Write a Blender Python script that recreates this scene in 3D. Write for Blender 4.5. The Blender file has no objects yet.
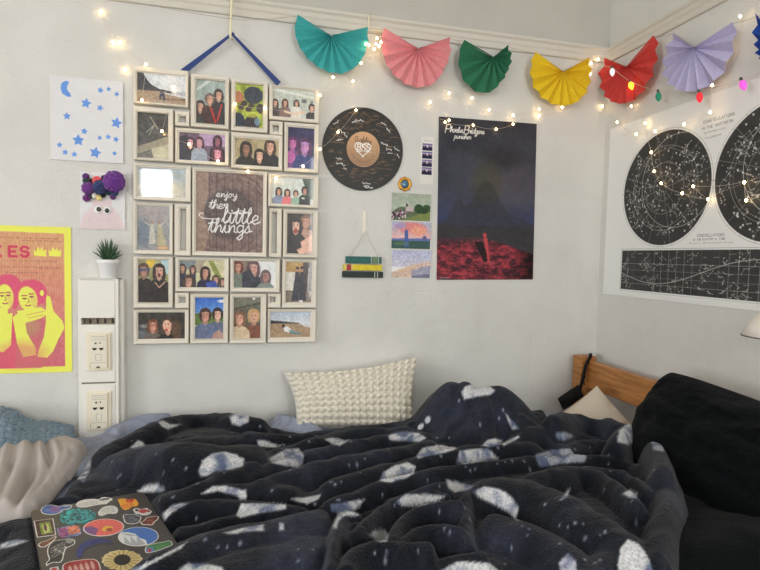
EL,ER,LED,EQ=76,22,18,33
import bpy, math, random
import numpy as np
from mathutils import Vector, Matrix
R=math.radians
rng=np.random.RandomState(7); random.seed(7)
COL=bpy.context.scene.collection
# ------------------------------------------------------------------ camera
F=523.0; YAW,PIT,ROL=R(13.82),R(-3.09),R(1.316)
_cy,_sy,_cp,_sp=math.cos(YAW),math.sin(YAW),math.cos(PIT),math.sin(PIT)
FW=Vector((_sy*_cp,_cy*_cp,_sp)); RT=Vector((_cy,-_sy,0)); UP=RT.cross(FW)
r2=RT*math.cos(ROL)+UP*math.sin(ROL); u2=-RT*math.sin(ROL)+UP*math.cos(ROL)
RT,UP=r2,u2
def ray(px,py): return RT*((px-380)/F)+UP*((285-py)/F)+FW
D=1.93
_r=ray(601,230); CAM=Vector((-_r.x/_r.y*D,-D,1.35))
def hitY(px,py,y=0.0):
    r=ray(px,py); return CAM+r*((y-CAM.y)/r.y)
def hitX(px,py,x=0.0):
    r=ray(px,py); return CAM+r*((x-CAM.x)/r.x)
def hitZ(px,py,z):
    r=ray(px,py); return CAM+r*((z-CAM.z)/r.z)
def proj(P):
    P=np.asarray(P)-np.array(CAM); z=P@np.array(FW)
    return 380+F*(P@np.array(RT))/z, 285-F*(P@np.array(UP))/z
cd=bpy.data.cameras.new('camera'); cam=bpy.data.objects.new('camera',cd); COL.objects.link(cam)
cd.sensor_width=36; cd.lens=36*F/760; cd.clip_start=.02
m=Matrix((RT,UP,-FW)).transposed().to_4x4(); m.translation=CAM; cam.matrix_world=m
bpy.context.scene.camera=cam
# ------------------------------------------------------------------ colours and materials
def lin(c):
    c=np.asarray(c,dtype=float)/255.0
    return np.where(c<=.04045,c/12.92,((c+.055)/1.055)**2.4)
def L4(c,g=1.0): return tuple(np.clip(lin(c)*g,0,.93))+(1,)
def mat(name,col,rough=.6,spec=.4,bump=0,scale=60,var=0,sheen=0,coat=0,metal=0,vcol=False,detail=4,gain=1.3,trans=0):
    m=bpy.data.materials.new(name); m.use_nodes=True; nt=m.node_tree; b=nt.nodes['Principled BSDF']
    b.inputs['Roughness'].default_value=rough; b.inputs['Specular IOR Level'].default_value=spec
    b.inputs['Metallic'].default_value=metal
    b.inputs['Coat Weight'].default_value=coat; b.inputs['Coat Roughness'].default_value=.04
    b.inputs['Sheen Weight'].default_value=sheen; b.inputs['Sheen Roughness'].default_value=.5
    tc=nt.nodes.new('ShaderNodeTexCoord'); n=nt.nodes.new('ShaderNodeTexNoise')
    n.inputs['Scale'].default_value=scale; n.inputs['Detail'].default_value=detail
    nt.links.new(tc.outputs['Object'],n.inputs['Vector'])
    if vcol:
        a=nt.nodes.new('ShaderNodeAttribute'); a.attribute_name='paint'; src=a.outputs['Color']
    else:
        rgb=nt.nodes.new('ShaderNodeRGB'); rgb.outputs[0].default_value=L4(col,gain); src=rgb.outputs[0]
    if var:
        mx=nt.nodes.new('ShaderNodeMix'); mx.data_type='RGBA'; mx.blend_type='MULTIPLY'
        rp=nt.nodes.new('ShaderNodeMapRange'); rp.inputs['To Min'].default_value=1-var; rp.inputs['To Max'].default_value=1+var
        rp.inputs['From Min'].default_value=.3; rp.inputs['From Max'].default_value=.7
        nt.links.new(n.outputs['Fac'],rp.inputs['Value']); mx.inputs['Factor'].default_value=1
        nt.links.new(src,mx.inputs['A']); nt.links.new(rp.outputs['Result'],mx.inputs['B']); src=mx.outputs['Result']
    nt.links.new(src,b.inputs['Base Color'])
    if bump:
        bp=nt.nodes.new('ShaderNodeBump'); bp.inputs['Strength'].default_value=1; bp.inputs['Distance'].default_value=bump
        nt.links.new(n.outputs['Fac'],bp.inputs['Height']); nt.links.new(bp.outputs['Normal'],b.inputs['Normal'])
    if trans: b.inputs['Transmission Weight'].default_value=trans
    return m
def emat(name,col,strength,base=None):
    m=mat(name,base or col,rough=.3); b=m.node_tree.nodes['Principled BSDF']
    b.inputs['Emission Color'].default_value=tuple(lin(col))+(1,); b.inputs['Emission Strength'].default_value=strength
    return m
M={}
# ------------------------------------------------------------------ mesh tools
class MB:
    def __init__(s): s.v=[]; s.f=[]; s.c=[]
    def add(s,vs,fs,col=None):
        o=len(s.v); s.v+= [tuple(p) for p in vs]; s.f+=[tuple(i+o for i in f) for f in fs]
        s.c+=[col if col is not None else (200,200,200)]*len(vs); return s
    def box(s,a,b,col=None):
        x0,y0,z0=[min(a[i],b[i]) for i in range(3)]; x1,y1,z1=[max(a[i],b[i]) for i in range(3)]
        return s.add([(x0,y0,z0),(x1,y0,z0),(x1,y1,z0),(x0,y1,z0),(x0,y0,z1),(x1,y0,z1),(x1,y1,z1),(x0,y1,z1)],
          [(0,3,2,1),(4,5,6,7),(0,1,5,4),(1,2,6,5),(2,3,7,6),(3,0,4,7)],col)
    def prism(s,pts,a,b,axis='y',col=None):   # polygon (2D pts) extruded along axis between a and b
        n=len(pts)
        def P(u,v,t): return {'y':(u,t,v),'x':(t,u,v),'z':(u,v,t)}[axis]
        vs=[P(u,v,a) for u,v in pts]+[P(u,v,b) for u,v in pts]
        fs=[tuple(range(n)),tuple(range(2*n-1,n-1,-1))]+[(i,i+n,(i+1)%n+n,(i+1)%n) for i in range(n)]
        return s.add(vs,fs,col)
    def ball(s,c,rx,ry=None,rz=None,nu=12,nv=8,jit=0,col=None,rot=None):
        ry=ry or rx; rz=rz or rx; vs=[];fs=[]
        for j in range(nv+1):
            t=math.pi*j/nv
            for i in range(nu):
                a=2*math.pi*i/nu; k=1+random.uniform(-jit,jit)
                p=Vector((rx*k*math.sin(t)*math.cos(a),ry*k*math.sin(t)*math.sin(a),rz*k*math.cos(t)))
                if rot is not None: p=rot@p
                vs.append((c[0]+p.x,c[1]+p.y,c[2]+p.z))
        for j in range(nv):
            for i in range(nu): fs.append((j*nu+i,(j+1)*nu+i,(j+1)*nu+(i+1)%nu,j*nu+(i+1)%nu))
        return s.add(vs,fs,col)
    def tube(s,pts,r,n=8,col=None,cap=True,flat=None):
        P=[Vector(p) for p in pts]; k=len(P); vs=[];fs=[]; rs=r if isinstance(r,(list,tuple)) else [r]*k
        up=Vector((0,0,1)); nrm=None
        for i in range(k):
            t=(P[min(i+1,k-1)]-P[max(i-1,0)]).normalized()
            if nrm is None: nrm=t.cross(up) if abs(t.z)<.9 else t.cross(Vector((1,0,0)))
            nrm=(nrm-t*nrm.dot(t)).normalized(); b=t.cross(nrm)
            for j in range(n):
                a=2*math.pi*j/n; vs.append(P[i]+(nrm*math.cos(a)+b*math.sin(a)*(flat or 1))*rs[i])
        for i in range(k-1):
            for j in range(n): fs.append((i*n+j,i*n+(j+1)%n,(i+1)*n+(j+1)%n,(i+1)*n+j))
        if cap: fs+= [tuple(range(n-1,-1,-1)),tuple((k-1)*n+j for j in range(n))]
        return s.add(vs,fs,col)
    def lathe(s,c,prof,n=24,col=None):      # prof list (r,z)
        vs=[];fs=[]
        for r,z in prof:
            for i in range(n): a=2*math.pi*i/n; vs.append((c[0]+r*math.cos(a),c[1]+r*math.sin(a),c[2]+z))
        for j in range(len(prof)-1):
            for i in range(n): fs.append((j*n+i,j*n+(i+1)%n,(j+1)*n+(i+1)%n,(j+1)*n+i))
        return s.add(vs,fs,col)
    def build(s,name,mt,parent=None,smooth=False,bevel=0,paint=False,origin=None):
        me=bpy.data.meshes.new(name); o=Vector(origin) if origin is not None else Vector((0,0,0))
        me.from_pydata([tuple(Vector(v)-o) for v in s.v],[],s.f); me.update()
        if paint: setpaint(me,np.array(s.c,float))
        ob=bpy.data.objects.new(name,me); COL.objects.link(ob); ob.location=o
        me.materials.append(mt)
        if smooth: me.polygons.foreach_set('use_smooth',[True]*len(me.polygons))
        if bevel:
            b=ob.modifiers.new('bevel','BEVEL'); b.width=bevel; b.segments=2; b.limit_method='ANGLE'
        if parent is not None: par(ob,parent)
        return ob
def par(ob,parent):
    ob.parent=parent
    w=parent.location.copy(); p=parent.parent
    while p: w+=p.location; p=p.parent
    ob.location=ob.location-w
def setpaint(me,c,g=1.0):
    a=me.color_attributes.new('paint','FLOAT_COLOR','POINT')
    l=np.clip(lin(np.clip(c,0,255))*g,0,.92); l=np.hstack([l,np.ones((len(l),1))]).astype(np.float32)
    a.data.foreach_set('color',l.ravel())
def tag(o,label=None,cat=None,group=None,kind=None):
    if label: o['label']=label
    if cat: o['category']=cat
    if group: o['group']=group
    if kind: o['kind']=kind
    return o
def empty(name,loc,label,cat,group=None):
    o=bpy.data.objects.new(name,None); COL.objects.link(o); o.location=loc; o.empty_display_size=.05
    return tag(o,label,cat,group)
# ------------------------------------------------------------------ painting on mesh points
def _h(i,j,s): 
    n=(i*374761393+j*668265263+s*1442695041)&0xffffffff
    n=((n^(n>>13))*1274126177)&0xffffffff
    return ((n^(n>>16))&0xffff)/65535.0
def vn(x,y,seed=0):
    xi=np.floor(x).astype(np.int64); yi=np.floor(y).astype(np.int64); fx=x-xi; fy=y-yi
    fx=fx*fx*(3-2*fx); fy=fy*fy*(3-2*fy)
    return (_h(xi,yi,seed)*(1-fx)+_h(xi+1,yi,seed)*fx)*(1-fy)+(_h(xi,yi+1,seed)*(1-fx)+_h(xi+1,yi+1,seed)*fx)*fy
def fbm(x,y,seed=0,o=4):
    t=0;a=.5
    for k in range(o): t=t+a*vn(x*2**k,y*2**k,seed+k*17); a*=.5
    return t/(1-.5**o)
def inpoly(X,Y,pts):
    r=np.zeros(X.shape,bool); n=len(pts)
    for i in range(n):
        x0,y0=pts[i]; x1,y1=pts[(i+1)%n]
        if y0==y1: continue
        c=((Y<y0)!=(Y<y1))&(X<(x1-x0)*(Y-y0)/(y1-y0)+x0); r^=c
    return r
def segdist(X,Y,pts):
    d=np.full(X.shape,1e9)
    for (x0,y0),(x1,y1) in zip(pts[:-1],pts[1:]):
        dx,dy=x1-x0,y1-y0; l=dx*dx+dy*dy+1e-12
        t=np.clip(((X-x0)*dx+(Y-y0)*dy)/l,0,1); d=np.minimum(d,(X-x0-t*dx)**2+(Y-y0-t*dy)**2)
    return np.sqrt(d)
class CV:
    def __init__(s,X,Y,bg): s.X=X; s.Y=Y; s.c=np.tile(np.array(bg,float),(len(X),1))
    def put(s,a,col):
        a=np.asarray(a,float)[:,None]; s.c=s.c*(1-a)+np.array(col,float)*a; return s
    def ell(s,cx,cy,rx,ry,col,rot=0,soft=.12,al=1):
        c,q=math.cos(R(rot)),math.sin(R(rot)); u=((s.X-cx)*c+(s.Y-cy)*q)/rx; v=(-(s.X-cx)*q+(s.Y-cy)*c)/ry
        return s.put(al*np.clip((1-np.hypot(u,v))/soft+.5,0,1),col)
    def ring(s,cx,cy,r,w,col,al=1):
        d=np.abs(np.hypot(s.X-cx,s.Y-cy)-r); return s.put(al*np.clip((w/2-d)/(w*.4)+.5,0,1),col)
    def poly(s,pts,col,al=1): return s.put(al*inpoly(s.X,s.Y,pts),col)
    def line(s,pts,w,col,al=1):
        xs=[p[0] for p in pts]; ys=[p[1] for p in pts]
        k=np.where((s.X>min(xs)-w)&(s.X<max(xs)+w)&(s.Y>min(ys)-w)&(s.Y<max(ys)+w))[0]
        if len(k)==0: return s
        d=segdist(s.X[k],s.Y[k],pts); a=(al*np.clip((w/2-d)/(w*.35)+.5,0,1))[:,None]
        s.c[k]=s.c[k]*(1-a)+np.array(col,float)*a; return s
    def grad(s,y0,y1,c0,c1,x0=-1e9,x1=1e9):
        t=np.clip((s.Y-y0)/(y1-y0),0,1)[:,None]; k=((s.Y>=y0)&(s.Y<=y1)&(s.X>=x0)&(s.X<=x1))[:,None]
        s.c=np.where(k,np.array(c0,float)*(1-t)+np.array(c1,float)*t,s.c); return s
    def noise(s,amp,sc,seed=1,mask=None):
        n=(fbm(s.X*sc,s.Y*sc,seed)-.5)*2*amp
        if mask is not None: n=n*mask
        s.c=s.c+n[:,None]; return s
    def person(s,x,y,r,hair=(50,35,30),skin=(205,160,135),shirt=(40,40,45),long=1,bottom=None,tilt=0,glasses=0,smile=1,w=1.0):
        b=bottom if bottom is not None else y+6*r
        if long: s.ell(x,y+.5*r,1.15*r,1.75*r,hair)
        s.ell(x,y-.1*r,1.08*r,1.25*r,hair,tilt)
        s.poly([(x-.35*r,y),(x+.35*r,y),(x+.45*r,y+1.7*r),(x-.45*r,y+1.7*r)],[c*.85 for c in skin])
        s.poly([(x-1.9*r*w,b),(x-1.75*r*w,y+2.2*r),(x-1.1*r,y+1.55*r),(x-.4*r,y+1.35*r),(x,y+1.75*r),(x+.4*r,y+1.35*r),(x+1.1*r,y+1.55*r),(x+1.75*r*w,y+2.2*r),(x+1.9*r*w,b)],shirt)
        s.ell(x,y,.78*r,1.02*r,skin,tilt)
        s.ell(x-.25*r,y-.92*r,.62*r,.34*r,hair,tilt-12); s.ell(x+.45*r,y-.85*r,.42*r,.3*r,hair,tilt+25)
        for k in (-1,1):
            s.ell(x+k*.31*r,y-.1*r,.13*r,.08*r,(70,48,42),soft=.5,al=.85); s.line([(x+k*.16*r,y-.3*r),(x+k*.48*r,y-.33*r)],.09*r,hair,.5)
            s.ell(x+k*.42*r,y+.22*r,.2*r,.16*r,(min(255,skin[0]+12),skin[1]*.86,skin[2]*.86),al=.6,soft=.6)
            if glasses: s.ring(x+k*.34*r,y-.1*r,.26*r,.07*r,(40,30,30))
        s.line([(x+.05*r,y-.1*r),(x+.1*r,y+.24*r),(x-.05*r,y+.27*r)],.08*r,[c*.78 for c in skin],.8)
        s.ell(x,y+.5*r,.27*r,.10*r,(158,84,80),soft=.4,al=.85)
        if smile: s.ell(x,y+.49*r,.2*r,.045*r,(225,212,205),al=.8)
        s.ell(x-.5*r,y+.15*r,.4*r,.9*r,[q*.72 for q in skin],soft=.9,al=.35)
        s.ell(x-.75*r,y+.1*r,.2*r,.9*r,hair,soft=.6); s.ell(x+.78*r,y+.1*r,.17*r,.85*r,hair,soft=.6)
        return s
# --- single stroke lettering; letters on a 4 x 6 box, y down
FONT={'A':[[(0,6),(2,0),(4,6)],[(1,4),(3,4)]],'B':[[(0,0),(0,6),(3,6),(4,5),(4,4),(3,3),(0,3)],[(0,0),(3,0),(3.6,1),(3.6,2),(3,3)]],'C':[[(4,1),(3,0),(1,0),(0,1),(0,5),(1,6),(3,6),(4,5)]],
'D':[[(0,0),(0,6),(3,6),(4,4.5),(4,1.5),(3,0),(0,0)]],'E':[[(4,0),(0,0),(0,6),(4,6)],[(0,3),(3,3)]],'F':[[(4,0),(0,0),(0,6)],[(0,3),(3,3)]],'G':[[(4,1),(3,0),(1,0),(0,1),(0,5),(1,6),(3,6),(4,5),(4,3),(2.4,3)]],
'H':[[(0,0),(0,6)],[(4,0),(4,6)],[(0,3),(4,3)]],'I':[[(2,0),(2,6)]],'K':[[(0,0),(0,6)],[(4,0),(0,3.4)],[(1.2,2.6),(4,6)]],'L':[[(0,0),(0,6),(4,6)]],'M':[[(0,6),(0,0),(2,3),(4,0),(4,6)]],
'N':[[(0,6),(0,0),(4,6),(4,0)]],'O':[[(1,0),(3,0),(4,1.5),(4,4.5),(3,6),(1,6),(0,4.5),(0,1.5),(1,0)]],'P':[[(0,6),(0,0),(3,0),(4,1),(4,2.2),(3,3.2),(0,3.2)]],'Q':[[(1,0),(3,0),(4,1.5),(4,4.5),(3,6),(1,6),(0,4.5),(0,1.5),(1,0)],[(2.5,4.5),(4,6.4)]],
'R':[[(0,6),(0,0),(3,0),(4,1),(4,2.2),(3,3.2),(0,3.2)],[(2,3.2),(4,6)]],'S':[[(4,1),(3,0),(1,0),(0,1),(0,2.2),(1,3),(3,3),(4,3.8),(4,5),(3,6),(1,6),(0,5)]],'T':[[(0,0),(4,0)],[(2,0),(2,6)]],
'U':[[(0,0),(0,5),(1,6),(3,6),(4,5),(4,0)]],'V':[[(0,0),(2,6),(4,0)]],'W':[[(0,0),(1,6),(2,2),(3,6),(4,0)]],'X':[[(0,0),(4,6)],[(4,0),(0,6)]],'Y':[[(0,0),(2,3),(4,0)],[(2,3),(2,6)]],'Z':[[(0,0),(4,0),(0,6),(4,6)]],
# lower case joined script
'a':[[(3.2,3),(1.5,2.4),(.4,3.6),(.5,5.4),(1.6,6),(3,4.6),(3.2,2.6),(3.2,5.4),(4,6)]],'b':[[(0,4.5),(1.4,1),(1.2,-.3),(.6,.6),(.6,6),(2.6,5.9),(3,4.2),(1.8,3),(.7,4)],[(2.9,4.4),(4,4.6)]],
'd':[[(3.2,3),(1.5,2.4),(.4,3.6),(.5,5.4),(1.6,6),(3,4.6),(3.3,-.4),(3.2,5.4),(4,6)]],'e':[[(0,5),(2.6,4),(2.6,2.7),(1.4,2.4),(.5,3.6),(.6,5.3),(1.8,6),(4,5)]],
'g':[[(3.2,3),(1.5,2.4),(.4,3.6),(.6,5.4),(1.8,5.8),(3.2,4.4),(3.2,2.6),(3.2,8),(2,9.2),(.8,8.4),(4,5.4)]],'h':[[(0,5),(1.6,.8),(1.2,-.6),(.6,.4),(.6,6),(1.4,3.4),(2.6,2.6),(3,3.6),(3,5.4),(4,6)]],
'i':[[(0,5.5),(1,2.6),(1,5.3),(1.8,6),(2.6,5.4)],[(1.1,.8),(1.3,1.1)]],'j':[[(0,5),(1.6,2.6),(1.6,8),(.6,9.2),(-.2,8.2),(2.6,5.4)],[(1.6,.9),(1.8,1.2)]],'l':[[(0,5.2),(1.8,1),(1.4,-.6),(.8,.4),(.8,5.2),(1.6,6),(2.6,5.2)]],
'n':[[(.2,3),(.6,2.6),(.6,6),(1.4,3.4),(2.6,2.6),(3,3.6),(3,5.4),(4,5.8)]],'o':[[(2.6,2.7),(1.2,2.4),(.3,4),(.8,5.8),(2,6),(3,4.5),(2.6,2.9),(4,3.2)]],'p':[[(.6,2.4),(.6,8.8)],[(.6,4),(1.8,2.5),(3,3.6),(2.4,5.8),(.7,5.4)],[(2.8,5),(4,5.4)]],
'r':[[(0,4.6),(.8,2.4),(1,3),(2.2,2.8),(2,5.2),(3,5.8)]],'s':[[(0,5.4),(1.8,2.4),(2.4,5),(1.4,6),(.4,5.4)],[(2.2,5.4),(3.6,5)]],'t':[[(0,5),(1.4,0),(1.1,5),(1.9,6),(2.8,5.2)],[(-.4,2),(2.6,1.6)]],
'u':[[(.2,2.6),(.5,5.4),(1.6,6),(2.8,4.6),(3,2.6),(3,5.4),(4,5.8)]],'y':[[(.2,2.6),(.6,5),(1.8,5.6),(3,4.4),(3.2,2.6),(3,8),(1.8,9.2),(.8,8.4),(4,5)]]}
ADV={'i':2.6,'l':2.6,'j':2.6,'t':2.8,'I':3,'r':3.1,'s':3.4,' ':3}
def text_strokes(t,x,y,h,slant=0,rot=0,gap=None,wid=1.0):
    k=h/6.0; out=[]; cx=0; c,q=math.cos(R(rot)),math.sin(R(rot))
    for ch in t:
        low=ch.islower(); adv=ADV.get(ch,4.0)+(gap if gap is not None else (0 if low else 1.6))
        for st in FONT.get(ch,[]):
            out.append([(x+((cx+px*wid+slant*(6-py)))*k*c-(py*k)*q, y+((cx+px*wid+slant*(6-py)))*k*q+(py*k)*c) for px,py in st])
        cx+=adv*wid
    return out
def write(cv,t,x,y,h,w,col,al=1,**kw):
    for st in text_strokes(t,x,y,h,**kw): cv.line(st,w,col,al)
def scribble(cv,x,y,length,h,w,col,rot=0,seed=0,al=.9):
    r=random.Random(seed); pts=[]; n=max(5,int(length/h*3.4)); c,q=math.cos(R(rot)),math.sin(R(rot))
    for i in range(n):
        u=length*i/(n-1)+r.uniform(-.2,.2)*h; v=(r.uniform(-.5,.5) if i%2 else -r.uniform(-.3,.7))*h*.8
        pts.append((x+u*c-v*q,y+u*q+v*c))
    cv.line(pts,w,col,al)
def panel(name,mt,o,ax,ay,W,H,nx,ny,paint,cw=None,ch=None,thick=.001,mask=None,parent=None,warp=None,gain=1.0,smooth=False,origin=None):
    """flat painted sheet: o = top-left corner, ax right, ay down (unit vectors); paint coords 0..cw, 0..ch"""
    cw=cw or W; ch=ch or H; ax=Vector(ax); ay=Vector(ay); nn=ax.cross(ay); nn.normalize()   # points away from the viewer
    u=np.linspace(0,1,nx+1); v=np.linspace(0,1,ny+1); U,V=np.meshgrid(u,v); U=U.ravel(); V=V.ravel()
    cv=CV(U*cw,V*ch,(255,255,255)); paint(cv)
    P=np.array(o)+np.outer(U*W,np.array(ax))+np.outer(V*H,np.array(ay))
    if warp is not None: P=P-np.outer(warp(U,V),np.array(nn))
    idx=np.arange((nx+1)*(ny+1)).reshape(ny+1,nx+1)
    q=np.stack([idx[:-1,:-1],idx[1:,:-1],idx[1:,1:],idx[:-1,1:]],-1).reshape(-1,4)
    if mask is not None:
        cu=(U[q].mean(1))*cw; cvv=(V[q].mean(1))*ch; q=q[mask(cu,cvv)]
        used=np.unique(q); mp=-np.ones(len(P),int); mp[used]=np.arange(len(used)); q=mp[q]; P=P[used]; cc=cv.c[used]
    else: cc=cv.c
    # border edges -> side walls and back
    n0=len(P); P2=P+np.array(nn)*thick
    e=np.concatenate([q[:,[0,1]],q[:,[1,2]],q[:,[2,3]],q[:,[3,0]]]); key=np.sort(e,1); kk=key[:,0].astype(np.int64)*(n0+1)+key[:,1]
    un,inv,cnt=np.unique(kk,return_inverse=True,return_counts=True); be=e[cnt[inv]==1]
    faces=q.tolist()+[[a[1],a[0],a[0]+n0,a[1]+n0] for a in be.tolist()]+(q[:,::-1]+n0).tolist()
    oo=np.array(origin if origin is not None else o)
    me=bpy.data.meshes.new(name); me.from_pydata((np.vstack([P,P2])-oo).tolist(),[],faces); me.update()
    setpaint(me,np.vstack([cc,cc]),gain); me.materials.append(mt)
    if smooth: me.polygons.foreach_set('use_smooth',[True]*len(me.polygons))
    ob=bpy.data.objects.new(name,me); COL.objects.link(ob); ob.location=Vector(oo)
    if parent is not None: par(ob,parent)
    return ob
G=1.35
# ------------------------------------------------------------------ room
def wallmat(name,col):
    m=bpy.data.materials.new(name); m.use_nodes=True; nt=m.node_tree; b=nt.nodes['Principled BSDF']; lk=nt.links.new
    b.inputs['Roughness'].default_value=.55; b.inputs['Specular IOR Level'].default_value=.35
    g=nt.nodes.new('ShaderNodeNewGeometry'); sp=nt.nodes.new('ShaderNodeSeparateXYZ'); lk(g.outputs['Position'],sp.inputs[0])
    ad=nt.nodes.new('ShaderNodeMath'); ad.operation='ADD'; lk(sp.outputs['X'],ad.inputs[0]); lk(sp.outputs['Y'],ad.inputs[1])
    cb=nt.nodes.new('ShaderNodeCombineXYZ'); lk(ad.outputs[0],cb.inputs['X']); lk(sp.outputs['Z'],cb.inputs['Y'])
    br=nt.nodes.new('ShaderNodeTexBrick'); lk(cb.outputs[0],br.inputs['Vector'])
    br.inputs['Scale'].default_value=1; br.inputs['Brick Width'].default_value=.61; br.inputs['Row Height'].default_value=.405
    br.inputs['Mortar Size'].default_value=.007; br.inputs['Mortar Smooth'].default_value=1
    br.inputs['Color1'].default_value=(1,1,1,1); br.inputs['Color2'].default_value=(1,1,1,1); br.inputs['Mortar'].default_value=(0,0,0,1)
    n1=nt.nodes.new('ShaderNodeTexNoise'); n1.inputs['Scale'].default_value=5; n1.inputs['Detail'].default_value=8; lk(g.outputs['Position'],n1.inputs['Vector'])
    n2=nt.nodes.new('ShaderNodeTexNoise'); n2.inputs['Scale'].default_value=130; n2.inputs['Detail'].default_value=4; lk(g.outputs['Position'],n2.inputs['Vector'])
    n3=nt.nodes.new('ShaderNodeTexNoise'); n3.inputs['Scale'].default_value=2.2; n3.inputs['Detail'].default_value=3; lk(g.outputs['Position'],n3.inputs['Vector'])
    # the seams fade in and out with a broad noise
    ss=nt.nodes.new('ShaderNodeMapRange'); ss.inputs['From Min'].default_value=.42; ss.inputs['From Max'].default_value=.6; ss.inputs['To Max'].default_value=.0011; lk(n3.outputs['Fac'],ss.inputs['Value'])
    def mul(a,k):
        q=nt.nodes.new('ShaderNodeMath'); q.operation='MULTIPLY'; lk(a,q.inputs[0])
        if isinstance(k,float): q.inputs[1].default_value=k
        else: lk(k,q.inputs[1])
        return q.outputs[0]
    def add(a,c):
        q=nt.nodes.new('ShaderNodeMath'); q.operation='ADD'; lk(a,q.inputs[0]); lk(c,q.inputs[1]); return q.outputs[0]
    h=add(add(mul(br.outputs['Color'],ss.outputs['Result']),mul(n1.outputs['Fac'],.02)),mul(n2.outputs['Fac'],.0022))
    bp=nt.nodes.new('ShaderNodeBump'); bp.inputs['Strength'].default_value=.8; bp.inputs['Distance'].default_value=1; lk(h,bp.inputs['Height']); lk(bp.outputs['Normal'],b.inputs['Normal'])
    rp=nt.nodes.new('ShaderNodeMapRange'); rp.inputs['From Min'].default_value=.3; rp.inputs['From Max'].default_value=.7; rp.inputs['To Min'].default_value=.95; rp.inputs['To Max'].default_value=1.03
    lk(n1.outputs['Fac'],rp.inputs['Value'])
    mx=nt.nodes.new('ShaderNodeMix'); mx.data_type='RGBA'; mx.blend_type='MULTIPLY'; mx.inputs['Factor'].default_value=1
    mx.inputs['A'].default_value=tuple(col)+(1,); lk(rp.outputs['Result'],mx.inputs['B']); lk(mx.outputs['Result'],b.inputs['Base Color'])
    return m
M['wall']=wallmat('painted_block_wall',(.73,.722,.685)); M['wall_up']=wallmat('upper_wall_darker',(.56,.545,.495))  # back wall gets a darker colour above the rail
M['ceil']=mat('ceiling_paint',(225,222,215),rough=.8); M['floor']=mat('floor_wood',(120,90,65),rough=.5,var=.2,scale=6)
M['rail']=mat('rail_paint',(203,199,189),rough=.45,bump=.001,scale=25,gain=1.15)
M['wframe']=mat('window_frame_paint',(235,235,232),rough=.4)
XL,YR,ZC=-5.3,-3.9,2.75
railb=hitY(400,37.5).z; railt=railb+.062
def S(ob): return tag(ob,kind='structure')
S(MB().box((XL-.1,0,0),(.1,.1,railb+.02)).build('wall_back',M['wall']))
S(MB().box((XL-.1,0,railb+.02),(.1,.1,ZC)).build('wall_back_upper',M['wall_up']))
S(MB().box((0,YR-.1,0),(.1,0,ZC)).build('wall_right',M['wall']))
S(MB().box((XL-.1,YR-.1,-.1),(.1,.1,0)).build('floor',M['floor']))
S(MB().box((XL-.1,YR-.1,ZC),(.1,.1,ZC+.1)).build('ceiling',M['ceil']))
def wall_hole(name,axis,pos,a0,a1,h0,h1,z0,z1,thick=.1):
    mb=MB()
    def bx(u0,u1,w0,w1):
        if axis=='x': mb.box((pos-thick,u0,w0),(pos,u1,w1))
        else: mb.box((u0,pos-thick,w0),(u1,pos,w1))
    bx(a0,h0,0,ZC); bx(h1,a1,0,ZC); bx(h0,h1,0,z0); bx(h0,h1,z1,ZC)
    return S(mb.build(name,M['wall']))
WL=(-3.75,-1.9,.85,2.4)     # opening in the left wall (y0,y1,z0,z1)
WR=(-2.56,-2.2,1.84,2.22)      # opening in the wall behind the camera (x0,x1,z0,z1)
wall_hole('wall_left','x',XL,YR-.1,.0,WL[0],WL[1],WL[2],WL[3])
WQ=(-.85,-.08,.85,2.45)  # made-up second rear window, added for frontal fill light
mb=MB()
for u0,u1,w0,w1 in ((XL,WR[0],0,ZC),(WR[1],WQ[0],0,ZC),(WQ[1],0,0,ZC),(WR[0],WR[1],0,WR[2]),(WR[0],WR[1],WR[3],ZC),(WQ[0],WQ[1],0,WQ[2]),(WQ[0],WQ[1],WQ[3],ZC)): mb.box((u0,YR-.1,w0),(u1,YR,w1))
S(mb.build('wall_rear',M['wall']))
mb=MB(); x0,x1,z0,z1=WQ; y=YR-.06
for a,b in (((x0,y,z0),(x0+.04,y+.05,z1)),((x1-.04,y,z0),(x1,y+.05,z1)),((x0,y,z0),(x1,y+.05,z0+.04)),((x0,y,z1-.04),(x1,y+.05,z1)),(((x0+x1)/2-.015,y,z0),((x0+x1)/2+.015,y+.05,z1))): mb.box(a,b)
S(mb.build('added_fill_window',M['wframe']))  # frame of the added fill window
mb=MB(); y0,y1,z0,z1=WL; x=XL-.06
for a,b in (((x,y0,z0),(x+.05,y0+.05,z1)),((x,y1-.05,z0),(x+.05,y1,z1)),((x,y0,z0),(x+.05,y1,z0+.05)),((x,y0,z1-.05),(x+.05,y1,z1)),((x,(y0+y1)/2-.02,z0),(x+.05,(y0+y1)/2+.02,z1))): mb.box(a,b)
S(mb.build('window_1',M['wframe']))
mb=MB(); x0,x1,z0,z1=WR; y=YR-.06
for a,b in (((x0,y,z0),(x0+.04,y+.05,z1)),((x1-.04,y,z0),(x1,y+.05,z1)),((x0,y,z0),(x1,y+.05,z0+.04)),((x0,y,z1-.04),(x1,y+.05,z1))): mb.box(a,b)
S(mb.build('window_2',M['wframe']))
# picture rail: moulded board with a ledge, on both walls
prof=[(0,railb),(-.010,railb),(-.012,railb+.004),(-.012,railb+.020),(-.016,railb+.026),(-.016,railb+.040),(-.023,railb+.047),(-.023,railb+.056),(-.012,railt),(0,railt)]
S(MB().prism([(y,z) for y,z in prof],XL,0,axis='x').build('trim_1',M['rail']))
mb=MB(); n=len(prof)
vs=[(y+0,YR,z) for y,z in prof]+[(y+0,0,z) for y,z in prof]
mb.add(vs,[tuple(range(n)),tuple(range(2*n-1,n-1,-1))]+[(i,i+n,(i+1)%n+n,(i+1)%n) for i in range(n)])
S(mb.build('trim_2',M['rail']))
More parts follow.
